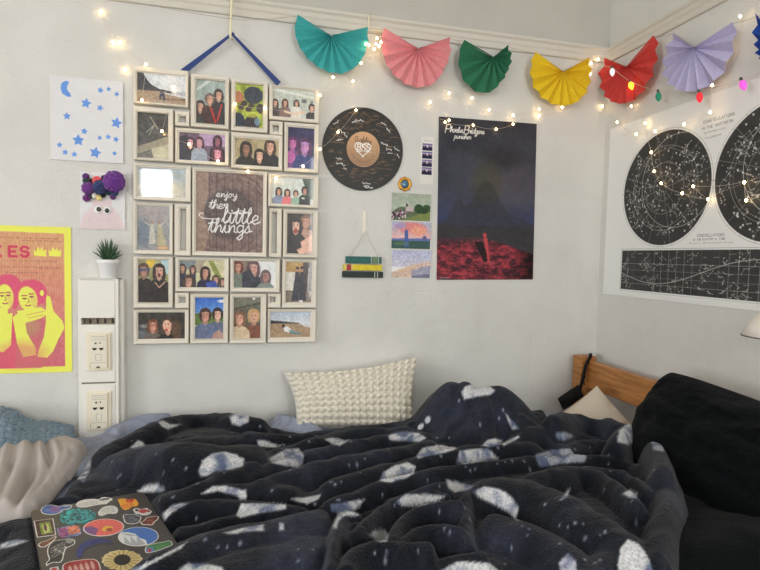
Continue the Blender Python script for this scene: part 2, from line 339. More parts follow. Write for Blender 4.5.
# ------------------------------------------------------------------ light
w=bpy.data.worlds.new('world'); bpy.context.scene.world=w; w.use_nodes=True; nt=w.node_tree
bg=nt.nodes['Background']; bg.inputs['Color'].default_value=(.75,.85,1,1); bg.inputs['Strength'].default_value=1.0
def area(name,loc,rot,sx,sy,e,col,spread=180):
    l=bpy.data.lights.new(name,'AREA'); l.shape='RECTANGLE'; l.size=sx; l.size_y=sy; l.energy=e; l.color=col; l.spread=R(spread)
    o=bpy.data.objects.new(name,l); COL.objects.link(o); o.location=loc; o.rotation_euler=rot; return o
y0,y1,z0,z1=WL; area('window_daylight',(XL-.02,(y0+y1)/2,(z0+z1)/2),(0,R(-90),0),z1-z0,y1-y0,EL,(.975,.985,.975))
x0,x1,z0,z1=WR; area('rear_daylight_and_fill',((x0+x1)/2,YR-.02,(z0+z1)/2),(R(90),0,0),x1-x0,z1-z0,ER,(.95,.97,1.0))
x0,x1,z0,z1=WQ; area('rear_daylight_and_fill',((x0+x1)/2,YR-.02,(z0+z1)/2),(R(90),0,0),x1-x0,z1-z0,EQ,(1.0,.985,.95))  # fill light placed in the added rear window
# ------------------------------------------------------------------ collage frame
M['frame']=mat('cream_frame',(203,197,184),rough=.4,gain=1.36,var=.03,scale=14)
M['photo']=mat('glossy_photograph',None,rough=.3,coat=1.0,vcol=True)
M['paper']=mat('printed_paper',None,rough=.6,spec=.2,vcol=True)
def avg(q,y=0.0):    # four pixel corners TL TR BR BL -> x0,x1,z0,z1 on the plane y
    p=[hitY(a,b,y) for a,b in q]
    return (p[0].x+p[3].x)/2,(p[1].x+p[2].x)/2,(p[2].z+p[3].z)/2,(p[0].z+p[1].z)/2
def qd(x0,y0,x1,y1): return [(x0,y0),(x1,y0),(x1,y1),(x0,y1)]
FY=-.024
c0=hitY(225,343,0)
collage=empty('collage_picture_frame',(c0.x,0,hitY(225,343,FY).z),'large cream multi-photo frame of about twenty photographs hung on a blue ribbon','picture frame')
def rim(outer,inner,bead=False,label=None,d=.014):
    ox0,ox1,oz0,oz1=outer; ix0,ix1,iz0,iz1=inner; mb=MB()
    def ring(a,ya,b,yb):
        vs=[];
        for (x0,x1,z0,z1),yy in ((a,ya),(b,yb)): vs+=[(x0,yy,z0),(x1,yy,z0),(x1,yy,z1),(x0,yy,z1)]
        mb.add(vs,[(i,(i+1)%4,(i+1)%4+4,i+4) for i in range(4)])
    def ins(r,d): return (r[0]+d,r[1]-d,r[2]+d,r[3]-d)
    g=.0008; o=ins(outer,g); e=.004
    w=min(ix0-ox0,ox1-ix1,iz0-oz0,oz1-iz1); e=min(.004,w*.3)
    f=FY-d/2
    ring(o,-.004,o,f+.003); ring(o,f+.003,ins(o,.002),f); 
    inn=(ix0,ix1,iz0,iz1); i2=(ix0-e,ix1+e,iz0-e,iz1+e); i3=(ix0-e*1.3,ix1+e*1.3,iz0-e*1.3,iz1+e*1.3)
    ring(ins(o,.002),f,i3,f+.001); ring(i3,f+.001,i2,f+.0045); ring(i2,f+.0045,inn,f+.006); ring(inn,f+.006,inn,-.004)
    if bead:
        k=int((iz1-iz0)/.0075)
        for j in range(k+1):
            z=iz0+(iz1-iz0)*j/k
            for xx in (ix0-e*.6,ix1+e*.6): mb.box((xx-e*.75,f-.0005,z-.0017),(xx+e*.75,f+.004,z+.0017))
        k=int((ix1-ix0)/.0075)
        for j in range(1,k):
            x=ix0+(ix1-ix0)*j/k
            for zz in (iz0-e*.6,iz1+e*.6): mb.box((x-.0017,f-.0005,zz-e*.75),(x+.0017,f+.004,zz+e*.75))
    return mb.build('frame_rim',M['frame'],collage,origin=((ox0+ox1)/2,0,(oz0+oz1)/2))
SKY=(190,200,205)
def pA(c):
    c.c[:]=(200,206,212); c.noise(28,.16,3); c.grad(18,22,(150,165,180),(175,180,185)); c.poly([(0,0),(6,0),(9,6),(14,12),(22,16),(34,17.5),(34,19.5),(0,19.5)],(48,52,55))
    c.poly([(0,19),(20,18.5),(49,21),(49,34),(0,34)],(150,128,105)); c.poly([(20,19),(49,21.5),(49,24),(28,21)],(190,195,200)); c.noise(18,.5,5); c.poly([(22,26),(49,24.5),(49,27),(30,28)],(120,95,75))
    c.poly([(22.5,19),(27,19),(28,28),(26,28),(24.8,23),(23,28),(21.8,28)],(35,42,70)); c.ell(24.7,17.5,1.2,1.5,(60,45,40)); c.ell(26,32,20,3,(175,160,140),al=.5,soft=.8)
def pB(c):
    c.c[:]=(150,165,160); c.noise(30,.12,4); c.line([(2,10),(14,0)],3,(215,220,215),.7)
    c.person(4.5,27,4.6,hair=(45,30,28),shirt=(45,42,45),bottom=48); c.person(23,14,4.6,hair=(55,45,45),shirt=(40,40,42),bottom=48); c.person(14,19,4.6,hair=(95,80,70),shirt=(60,35,35),bottom=48,long=0)
    c.line([(15,28),(20,42)],1.6,(190,40,40)); c.line([(26,24),(22,40)],1.6,(190,45,45)); c.ell(4,44,5,8,(50,48,50))
def pC(c):
    c.c[:]=(150,165,60); c.noise(70,.25,9); c.ell(18,11,9.5,9,(38,48,62)); c.ell(3,14,5,6,(170,110,80)); c.ell(3,40,7,10,(35,45,62)); c.ell(17,40,7.5,9,(45,42,48)); c.ell(25,24,4,5,(50,45,45))
    for x,y in ((9,20),(16,22),(13,26),(6,24),(18,33)): c.ell(x,y,3,3,(60,48,42),soft=.4)
    c.ell(22,38,3,4,(130,165,190),al=.7); c.poly([(10,28),(24,28),(20,34),(12,34)],(190,200,80),.7)
def pD(c):
    c.c[:]=(180,186,176); c.noise(12,.15,2); c.poly([(0,0),(41,6),(41,8),(0,3)],(205,210,200)); c.box_=0
    c.poly([(28,9),(33,9),(33,13),(28,13)],(90,95,95)); c.poly([(36,10),(39,10),(39,14),(36,14)],(120,122,118))
    c.person(2.5,15,2.9,hair=(40,30,30),shirt=(70,60,62),bottom=30); c.person(12,14,2.9,hair=(60,35,30),shirt=(120,95,90),bottom=30); c.person(23,13.5,2.6,hair=(35,30,30),shirt=(215,210,200),bottom=30); c.person(38,17,3.1,hair=(25,25,28),shirt=(30,30,34),bottom=30,long=0)
    c.line([(12,23),(22,25),(30,22)],2.4,(220,190,165))
def pE(c):
    c.c[:]=(62,60,56); c.noise(26,.22,12); c.line([(13,4),(21,16)],.8,(180,165,140)); c.line([(9,20),(17,12),(12,22)],.7,(150,150,140))
    c.poly([(0,34),(10,31),(32,22),(32,30),(16,36),(0,42)],(140,132,112)); c.poly([(14,36),(32,30),(32,46),(16,46)],(172,165,140)); c.ell(24,40,7,6,(185,180,150)); c.poly([(0,42),(14,38),(17,46),(0,46)],(96,92,82))
def pF(c):
    c.c[:]=(95,75,95); c.noise(40,.2,6); c.poly([(20,0),(46,0),(46,12),(20,12)],(170,140,175)); c.poly([(0,5),(8,2),(12,28),(0,28)],(34,30,48))
    c.person(11,9.5,4,hair=(50,30,42),skin=(200,150,165),shirt=(32,28,40),bottom=28); c.person(38,6.5,4.2,hair=(50,26,40),skin=(150,95,110),shirt=(30,26,34),bottom=28)
    c.person(20,9,4.3,hair=(70,40,50),skin=(205,160,170),shirt=(140,150,165),bottom=28); c.person(38,19,5.2,hair=(80,40,60),skin=(215,150,170),shirt=(28,24,32),bottom=28)
def pG(c):
    c.c[:]=(165,150,115); c.noise(30,.15,8); c.person(11,10,5.4,hair=(42,36,32),skin=(150,115,92),shirt=(35,34,34),bottom=28); c.person(35,6.5,5.4,hair=(70,48,40),skin=(215,170,145),shirt=(30,30,32),bottom=28); c.person(24.5,16,5,hair=(35,26,26),skin=(222,178,155),shirt=(28,28,30),bottom=28)
def pH(c):
    c.c[:]=(38,36,78); c.noise(14,.2,3); c.person(5,16,5,hair=(90,40,90),skin=(190,105,170),shirt=(110,60,120),bottom=42,long=0); c.person(16.5,18,6.4,hair=(70,35,75),skin=(185,130,190),shirt=(42,52,110),bottom=42); c.ell(3,30,4.5,6,(180,95,160))
def pI(c):
    c.grad(-1,31,(150,165,172),(176,172,160)); c.noise(22,.5,3); c.ell(24,7,20,2,(150,160,145),soft=.8); c.ell(20,20,24,6,(185,182,170),soft=.9); c.ell(36,22,8,8,(195,185,150),soft=.9,al=.6)
def pL(c):
    c.c[:]=(138,140,142); c.noise(14,.18,4); c.ell(16,8,14,9,(150,140,140),soft=.9); c.ell(5,28,8,14,(105,115,128),soft=.8); c.poly([(13,18),(16,18),(18,38),(11,38)],(180,176,165)); c.poly([(20,18),(23,18),(29,40),(19,40)],(168,160,130))
    c.ell(14.5,16,1.4,1.8,(150,120,105)); c.ell(21.5,16,1.4,1.8,(150,120,105)); c.line([(8,17),(13,20)],.9,(190,180,165)); c.line([(22,20),(28,15)],.9,(190,180,165)); c.ell(25,42,6,2,(190,150,110),soft=.8); c.noise(8,.6,7)
def pK(c):
    c.c[:]=(198,204,198); c.poly([(30,0),(42,0),(42,28),(36,24),(33,8)],(70,85,75)); c.noise(10,.4,4)
    c.poly([(0,21),(42,21),(42,28),(0,28)],(150,150,140)); c.person(7,14,3,hair=(38,30,30),shirt=(130,140,165),bottom=29); c.person(15.5,15,2.8,hair=(50,35,32),shirt=(215,110,115),bottom=29); c.person(24,15.5,2.6,hair=(60,55,50),shirt=(140,170,150),bottom=29,long=0); c.person(33,12,3.1,hair=(30,28,28),skin=(180,130,105),shirt=(38,44,44),bottom=29,long=0); c.poly([(30,19),(33,19),(33,21),(30,21)],(200,205,200))
def pM(c):
    c.c[:]=(45,38,36); c.noise(16,.2,4); c.person(19,8,5.5,hair=(120,85,65),skin=(195,150,128),shirt=(170,130,115),bottom=41,long=0); c.person(9,12,5.6,hair=(28,22,24),skin=(222,180,160),shirt=(26,26,30),bottom=41,smile=0); c.ell(9,17.5,2,2.2,(150,60,60))
    c.poly([(14,28),(26,20),(26,30),(16,38)],(215,170,150)); c.poly([(10,36),(26,28),(26,36),(14,41)],(210,165,145))
def pN(c):
    c.c[:]=(150,150,110); c.noise(40,.2,5); c.poly([(8,0),(18,0),(14,8),(8,8)],(215,180,60)); c.poly([(22,0),(31,0),(31,16),(26,12)],(165,190,195))
    c.person(5.5,11,5.6,hair=(90,70,60),skin=(170,130,115),shirt=(42,38,40),bottom=44,long=0); c.person(21,11.5,5.8,hair=(50,36,36),skin=(205,165,145),shirt=(38,34,36),bottom=44,smile=0); c.ell(21,15.5,1.7,2,(110,50,50)); c.line([(17,23),(21,28),(27,22)],1.1,(190,150,130)); c.poly([(0,9),(11,9),(11,12),(0,12)],(70,80,120),.7)
def pO(c):
    c.c[:]=(190,185,150); c.noise(18,.15,4); c.poly([(18,0),(26,0),(20,12),(10,14)],(160,150,130)); c.poly([(0,0),(17,0),(14,8),(0,10)],(120,130,135)); c.poly([(28,0),(33,0),(45,22),(40,24)],(130,140,70))
    for x,y,r in ((3,8,3.2),(13,9,3),(9,21,5),(36,19,3.6),(43,21,3)): c.person(x,y,r,hair=(70,55,50),skin=(190,150,130),shirt=(50,55,70),bottom=27,w=.6)
    c.person(25.5,12,4.6,hair=(45,32,32),skin=(190,145,125),shirt=(32,36,62),bottom=27); c.poly([(26,22),(36,20),(38,27),(27,27)],(55,80,160))
def pP(c):
    c.c[:]=(215,218,220); c.poly([(0,0),(20,0),(22,27),(0,27)],(120,105,95)); c.noise(16,.2,4); c.person(4,6,4.4,hair=(110,60,50),skin=(190,145,125),shirt=(110,120,110),bottom=27); c.person(19,7,5.8,hair=(95,72,78),skin=(205,160,150),shirt=(45,48,60),bottom=27,smile=0)
    c.person(31,15,4.8,hair=(100,85,90),skin=(165,125,120),shirt=(120,130,125),bottom=30,smile=0); c.poly([(8,12),(16,8),(22,20),(14,27),(8,27)],(52,55,68))
def pQ(c):
    c.c[:]=(110,90,75); c.grad(0,10,(178,145,85),(170,135,80),0,17); c.poly([(0,10),(9,10),(9,28),(0,28)],(205,202,192)); c.poly([(17,1),(26,1),(26,30),(17,30)],(62,50,48)); c.line([(23,6),(22,30)],1.3,(170,165,160)); c.poly([(0,29),(26,29),(26,42),(0,42)],(120,108,98)); c.noise(10,.4,4)
    c.poly([(10,10),(12.5,9),(14,18),(13,38),(6,38),(8,22)],(42,46,60)); c.poly([(14,10),(18,10),(19,20),(20.5,38),(13.5,38),(13.5,18)],(36,40,54)); c.ell(11.5,7.5,1.6,2,(175,130,110)); c.ell(16,7,1.6,2,(175,130,110)); c.ell(11.5,6,1.8,1.5,(50,36,34)); c.ell(16,5.6,1.8,1.5,(50,36,34)); c.ell(15.5,38.5,2,1,(225,220,215))
def pR(c):
    c.c[:]=(52,50,48); c.noise(14,.2,4); c.ell(6,14,5,2,(120,125,125),soft=.8); c.ell(4,22,7,5,(95,100,108),soft=.7)
    c.person(14.5,13.5,5,hair=(110,68,48),skin=(205,150,130),shirt=(95,88,84),bottom=28,glasses=1); c.person(29.5,14,5.8,hair=(72,54,42),skin=(220,172,150),shirt=(34,32,34),bottom=28,w=1.2); c.ell(38,18,5,10,(88,66,52),soft=.5); c.noise(14,.9,8,mask=(np.hypot((c.X-36)/9,(c.Y-14)/13)<1)); c.ell(28.5,13.5,4.2,5.6,(220,172,150)); c.ell(27,12,.9,.5,(50,35,32)); c.ell(30,12,.9,.5,(50,35,32)); c.ell(28.2,18,1.6,1.5,(190,85,85))
def pS(c):
    c.grad(-1,18,(45,92,185),(110,160,220)); c.poly([(0,16),(28,14),(28,26),(0,28)],(95,120,60)); c.ell(26,4,4,1.5,(220,225,230),soft=.8)
    c.person(22,17,5,hair=(38,30,34),skin=(222,180,158),shirt=(95,105,128),bottom=42,long=0); c.person(10,18,5.6,hair=(62,42,38),skin=(195,145,125),shirt=(96,108,140),bottom=42,long=0,w=1.1); c.poly([(18,36),(24,32),(28,38),(28,42),(16,42)],(190,145,125),.8)
def pT(c):
    c.c[:]=(92,92,80); c.noise(20,.2,4); c.poly([(0,0),(27,0),(27,4),(0,11)],(112,112,100)); c.line([(0,12),(27,6)],1,(70,70,62)); c.ell(20,1.5,1.6,1.2,(240,240,225))
    c.person(20,19,5.8,hair=(185,150,105),skin=(205,160,135),shirt=(120,75,60),bottom=42,long=0); c.person(6,21,5.6,hair=(120,88,65),skin=(210,162,138),shirt=(200,180,150),bottom=42,long=1)
def pU(c):
    c.grad(-1,12,(165,180,198),(205,208,212)); c.noise(14,.12,4); c.poly([(0,8.5),(10,9.5),(30,11.5),(30,12.3),(0,12)],(45,52,62)); c.poly([(0,12),(30,12.2),(41,16),(41,26),(0,26)],(160,135,108)); c.poly([(28,12),(41,12),(41,16.5),(34,15)],(195,198,205)); c.noise(12,.6,7)
    c.ell(13,14.6,1.5,2.2,(62,40,32)); c.poly([(13,16),(17,14.6),(21,18),(21,21),(14,20)],(222,225,228)); c.poly([(18,18),(24,19.5),(31,22),(30,23.4),(20,22)],(100,130,140))
CURS=[("enjoy",20,27,11,6),("the",14,39,12,7)]
def pJ(c):  # 67 x 81
    c.c[:]=(112,92,88); c.noise(16,.08,3); d=np.hypot(c.X-33,(c.Y-42))
    c.c=np.clip(c.c+(np.clip((d-24)/20,0,1)*14*np.sin(d*.9+fbm(c.X*.2,c.Y*.2,5)*9))[:,None],0,255)
    c.poly([(0,0),(12,0),(12,22),(8,40),(14,60),(8,81),(0,81)],(165,138,115),.55); c.ell(33,42,25,26,(78,66,66),soft=.12,al=.9)
    for x in (13,20,28,36,45,52,60): c.line([(x,0),(x+.3,81)],.6,(60,46,44),.85)
    c.noise(14,.35,6)
    col=(222,222,218)
    def wr(t,x,y,h,w=1.0,wid=1.0,sl=.12,gap=0): write(c,t,x,y,h,w,col,.95,slant=sl,wid=wid,gap=gap)
    wr('enjoy',19.5,18.6,6.4,.8,1.05); wr('the',12.5,28.5,8.5,.9,1.0,.2,-.3); wr('little',25,36,15.5,1.35,.88,.16,-.1); wr('things',12,47.5,13.5,1.25,.95,.12,-.15)
    c.line([(7,42),(4,42),(3,44.5),(6,47),(14,47.5),(24,47)],.8,col); c.line([(30,39),(34,41.5),(44,38),(55,40.5)],.9,col); c.ell(28,32.5,1,1,col); c.ell(30.5,32.2,1,1,col); c.line([(27.2,33),(29.4,35.2),(31.4,32.8)],1,col)
    c.line([(5,39),(6,40)],.7,(60,45,42)); c.line([(9,38),(9.4,39)],.7,(60,45,42))
UN=[ # outer quad, inner quad, paint, (cw,ch), bead
([(133,65),(188,71),(189,108),(133,103)],[(137,71.5),(185.5,76.5),(185.5,105),(137,101)],pA,(49,32),0),
([(190,73),(229,77),(229,130),(191,126)],[(196,79),(225,81),(225,125),(196,123)],pB,(30,45),1),
([(231,78),(268,82),(268,134),(231,130)],[(235.5,82),(263,86),(263,129.5),(235.5,125)],pC,(28,45),1),
([(269,84),(320,90),(319,124),(269,119)],[(273,86.5),(315,92),(314.5,119.5),(273,115.5)],pD,(41,29),0),
([(133,105),(173.5,109.5),(173.5,162),(133,160)],[(137.3,111),(168.5,114.6),(168,159.3),(137.3,157)],pE,(32,46),1),
([(175,127),(229,131.5),(229,166),(175,163)],[(179,131),(225,135.5),(225,162),(179,159.5)],pF,(46,28),0),
([(231,131),(283,136),(282.5,171),(231,168)],[(235,137),(279,141),(278.5,167.5),(235,163.5)],pG,(44,27),0),
([(284,121),(319.5,125),(318.5,174),(284,171)],[(288,126),(314.5,129),(314,169.5),(288,167)],pH,(26,41),0),
([(133,162.5),(191,166),(191,201.5),(133,200.5)],[(137.5,166.5),(185.5,169.5),(185.5,197.5),(137.5,196)],pI,(48,30),0),
([(192,167),(267,171.5),(267,257),(192,256)],[(196,171),(263,174.5),(263,252.5),(196,251.5)],pJ,(67,81),0),
([(268,173),(319,176),(318.5,208.5),(268,206.5)],[(272,177),(313.5,179),(313.5,205),(272,203.5)],pK,(42,27),0),
([(133,202),(173,203.5),(173,255),(133,254)],[(137,205.5),(169.5,206.5),(169.5,250.5),(137,250)],pL,(32,45),0),
([(283,209),(318.5,210.5),(317.5,258),(283,257.5)],[(287,213),(312.5,214.3),(312.5,254),(287,253.5)],pM,(26,40),1),
([(133,256),(173,257),(173,308),(133,308)],[(138,259.5),(168.5,260),(168.5,302.5),(138,302.5)],pN,(31,43),1),
([(175,257),(229,258),(229,292),(175,291.5)],[(179.5,260.3),(224.3,260.8),(224.3,287.7),(179.5,287.2)],pO,(45,27),0),
([(230,258),(280,259),(280,292.5),(230,292)],[(234,261),(275.5,261.5),(275.5,288),(234,287.8)],pP,(41,27),0),
([(282,259),(317,259.5),(316.5,308),(282,308)],[(286,262),(312,262.5),(311.5,302.5),(286,302.5)],pQ,(26,40),0),
([(133,309.5),(189,309.5),(189,344),(133,344)],[(138,312.5),(184.7,312.5),(184.7,339),(138,339)],pR,(47,27),0),
([(190,293.5),(228.5,293.5),(228.5,343.5),(190,343.5)],[(195,297.5),(223.3,297.5),(223.3,338.7),(195,338.7)],pS,(28,41),1),
([(229.5,293.5),(266.5,293.5),(266.5,343.5),(229.5,343.5)],[(233.5,297.5),(260.5,297.5),(260.5,338.5),(233.5,338.5)],pT,(27,41),1),
([(267.5,309),(316,309),(316,342.5),(267.5,342.5)],[(270.5,312),(310.5,312),(310.5,337.5),(270.5,337.5)],pU,(40,26),0)]
PL={'pA':'photograph of a figure on a grey beach','pB':'photograph of three smiling people','pC':'photograph with yellow and green crowd','pD':'photograph of four people in a row indoors','pE':'dark photograph of a pale blanket','pF':'purple-lit photograph of four people','pG':'photograph of three people close together','pH':'violet-lit photograph of two faces','pI':'pale hazy seascape photograph','pJ':'wood-look print reading enjoy the little things','pK':'photograph of four people standing outdoors','pL':'faded photograph of two dancing figures','pM':'photograph of two people hugging','pN':'photograph of two people in black','pO':'group photograph with many faces','pP':'photograph of people against a white background','pQ':'photograph of two people in long dark gowns','pR':'photograph of two long-haired people','pS':'photograph of two people under blue sky','pT':'photograph of two people with fair hair','pU':'photograph of a person lying on a beach'}
for oq,iq,fn,(cw,ch),bead in UN:
    o_=avg(oq,FY-.004); i_=avg(iq,FY-.004); r=rim(o_,i_,bead)
    x0,x1,z0,z1=i_; yy=FY+.002
    k=2.4 if fn is not pJ else 3.2
    ph=panel('photograph',M['photo'],(x0-.001,yy,z1+.001),(1,0,0),(0,0,-1),x1-x0+.002,z1-z0+.002,int(cw*k),int(ch*k),(lambda c,fn=fn:(fn(c),c.noise(20,.45,31),c.noise(15,1.1,37))),cw,ch,.0015,parent=r,gain=G*.95)
    ph['label']=PL[fn.__name__]
SM=[([(174.5,110),(189.5,111.5),(189.5,126.5),(174.5,125.5)],[(179,115),(186,115.8),(186,122.3),(179,121.6)]),([(269.5,120),(283,121.5),(283,135.5),(269.5,134.3)],[(273,124.5),(279,125),(279,131.5),(273,131)]),
(qd(174,203.5,191,256),qd(180,208.5,186,250.5)),(qd(269,208,282,257.5),qd(272.3,212,277,253.3)),(qd(174.5,292.5,189,308.5),qd(179.3,297,185.3,303)),(qd(267.5,293.5,281,308),qd(270.3,297,275.7,302.3))]
M['fback']=mat('frame_backing',(150,142,128),rough=.7)
for oq,iq in SM: rim(avg(oq,FY-.004),avg(iq,FY-.004),d=.008)
# ribbon
M['ribbon']=mat('blue_satin_ribbon',(34,62,130),rough=.35,gain=.95,sheen=.3)
A,Bq,T_=hitY(183,72,-.02),hitY(279,84,-.02),hitY(232,34,-.026)
def strip(mb,P,Q,w0,w1,dy=.0012):
    P,Q=Vector(P),Vector(Q); d=(Q-P).normalized(); n=Vector((-d.z,0,d.x)); 
    vs=[P+n*w0/2,P-n*w0/2,Q-n*w1/2,Q+n*w1/2]; vs=vs+[v+Vector((0,-dy,0)) for v in vs]
    mb.add(vs,[(0,1,2,3),(7,6,5,4),(0,4,5,1),(1,5,6,2),(2,6,7,3),(3,7,4,0)])
mb=MB(); strip(mb,A,T_,.020,.008); strip(mb,Bq,T_,.020,.008); mb.ball(T_,.009,.006,.006)
rb=mb.build('ribbon',M['ribbon'],origin=T_); tag(rb,'dark blue satin ribbon from which the big photo collage frame hangs','ribbon')
# hook rods
M['cream']=mat('cream_rod',(222,212,180),rough=.4); M['wire']=mat('thin_wire',(150,135,115),rough=.4,metal=.5); M['cord']=mat('grey_cord',(150,142,130),rough=.8)
h0=hitY(232,-8,-.035); h1=hitY(230.5,36,-.03)
mb=MB(); mb.tube([(h1.x,-.006,railt+.004),(h1.x,-.03,railt+.008),(h0.x,-.034,h0.z),(h0.x+.002,-.03,h0.z+.01)],.0042); mb=MB().tube([(h0.x,-.010,railt+.03),(h0.x,-.020,railt+.045),(h0.x,-.034,railt+.03),(h1.x,-.032,h1.z+.01),(h1.x,-.030,h1.z-.004),(h1.x+.006,-.022,h1.z-.006)],.0042)
tag(mb.build('hanging_hook',M['cream'],smooth=True,origin=h1),'long cream hook over the rail carrying the blue ribbon','hook')
p=hitY(368,30,-.02); mb=MB().tube([(p.x,-.014,p.z+.045),(p.x,-.022,p.z+.053),(p.x,-.03,p.z+.045),(p.x,-.03,p.z),(p.x+.045,-.03,p.z-.002),(p.x+.065,-.03,p.z-.004)],.0026)
tag(mb.build('wall_hook',M['cream'],smooth=True,origin=p),'small cream hook on the rail between the turquoise and pink fans','hook')
# ------------------------------------------------------------------ paper fans
fanc={}
def fan(name,pts,col,plane,label,parent_group='folded paper fans of the garland',npl=11,off=.045,apex_off=.03):
    """pts: apex then outline pixels from the left tip round the bottom to the right tip"""
    H=(lambda a,b,o:hitY(a,b,-o)) if plane=='y' else (lambda a,b,o:hitX(a,b,-o))
    A=H(*pts[0],off); ax=Vector((1,0,0)) if plane=='y' else Vector((0,-1,0)); nv=Vector((0,1,0)) if plane=='y' else Vector((1,0,0))
    pol=[]
    for p in pts[1:]:
        q=H(*p,off)-A; u,v=q.dot(ax),-q.z; a=math.atan2(v,u)
        if a<-1.6: a+=2*math.pi
        pol.append((a,math.hypot(u,v)))
    pol.sort(); th=[a for a,_ in pol]; rr=[b for _,b in pol]
    n=npl*2; mb=MB(); t=.0007; vs=[]; fs=[]; m=6
    for i in range(n+1):
        a=th[0]+(th[-1]-th[0])*i/n; rad=np.interp(a,th,rr); z=1 if i%2 else -1
        for j in range(m+1):
            f=j/m; r_=rad*f+.002; P=A+ax*(r_*math.cos(a))+Vector((0,0,-1))*(r_*math.sin(a))+nv*(z*.009*f**.8+(1-f)*.004*z)
            if z>0: P=A+(P-A)*(1-.012*f)
            vs.append(P)
    k=m+1; nn_=len(vs)
    vs2=[v+nv*t for v in vs]
    for i in range(n):
        for j in range(m): a=i*k+j; fs.append((a,a+1,a+k+1,a+k)); fs.append((a+nn_,a+k+nn_,a+k+1+nn_,a+1+nn_))
        a=i*k+m; fs.append((a,a+nn_,a+k+nn_,a+k))
    for i in (0,n):
        for j in range(m): a=i*k+j; fs.append((a,a+1,a+1+nn_,a+nn_) if i else (a,a+nn_,a+1+nn_,a+1))
    mb.add(vs+vs2,fs)
    o=mb.build('paper_fan',mat(name+'_paper',col,rough=.8,spec=.1,gain=1.22,bump=.0006,scale=90,var=.05),origin=A)
    tag(o,label,'paper fan',parent_group); fanc[name]=A; return o
fan('cyan',[(331,36),(298,16),(295,30),(301,48),(314,63),(330,72),(343,73),(357,65),(366,48),(367,28)],(66,160,160),'y','turquoise folded paper fan, first of the garland from the left')
fan('pink',[(418,49),(384,29),(382,46),(387,64),(398,78),(417,87),(432,84),(444,68),(450,52),(449,38)],(214,138,143),'y','pink folded paper fan hanging beside the turquoise fan')
fan('green',[(493,57),(464,41),(459,58),(462,76),(471,88),(482,93),(490,92),(500,82),(507,70),(511,58),(507,46)],(48,106,78),'y','dark green folded paper fan hanging between the pink and yellow fans',npl=10)
fan('yellow',[(563,72),(535,53),(531,69),(534,86),(545,99),(561,105),(574,103),(586,92),(590,75),(588,58)],(216,184,42),'y','yellow folded paper fan hanging left of the wall corner')
fan('red',[(627,67),(606,58),(600,74),(603,91),(612,101),(622,103),(637,97),(649,80),(656,58),(655,36)],(194,68,64),'x','red folded paper fan with a pointed top right of the wall corner')
fan('lilac',[(694,48),(675,33),(666,52),(664,72),(673,86),(687,91),(703,88),(716,80),(726,66),(733,45),(734,23)],(178,172,205),'x','pale lilac folded paper fan on the right wall')
fan('blue',[(778,40),(758,14),(755,28),(757,42),(766,60),(785,66),(802,50),(806,20)],(40,70,150),'x','blue folded paper fan cut by the right edge of the photo')
# garland thread
def sag(P,Q,s,n=8): return [Vector(P).lerp(Vector(Q),i/n)+Vector((0,0,-s*4*(i/n)*(1-i/n))) for i in range(n+1)]
pts=[]
bk=[(150,5),(240,20),(297,16),(331,35),(367,28),(384,29),(418,48),(449,38),(464,41),(493,57),(507,46),(535,53),(563,71),(588,58)]
P=[hitY(a,b,-.048) for a,b in bk]+[hitX(a,b,-.048) for a,b in ((606,58),(627,66),(655,37),(675,33),(694,47),(734,23),(757,16),(790,12))]
for a,b in zip(P[:-1],P[1:]): pts+=sag(a,b,.003,4)[:-1]
pts.append(P[-1]); mb=MB().tube(pts,.0008,n=5)
o=mb.build('garland_thread',M['cord'],origin=P[0]); tag(o,'thin grey thread strung along the rail carrying the folded paper fans','thread')
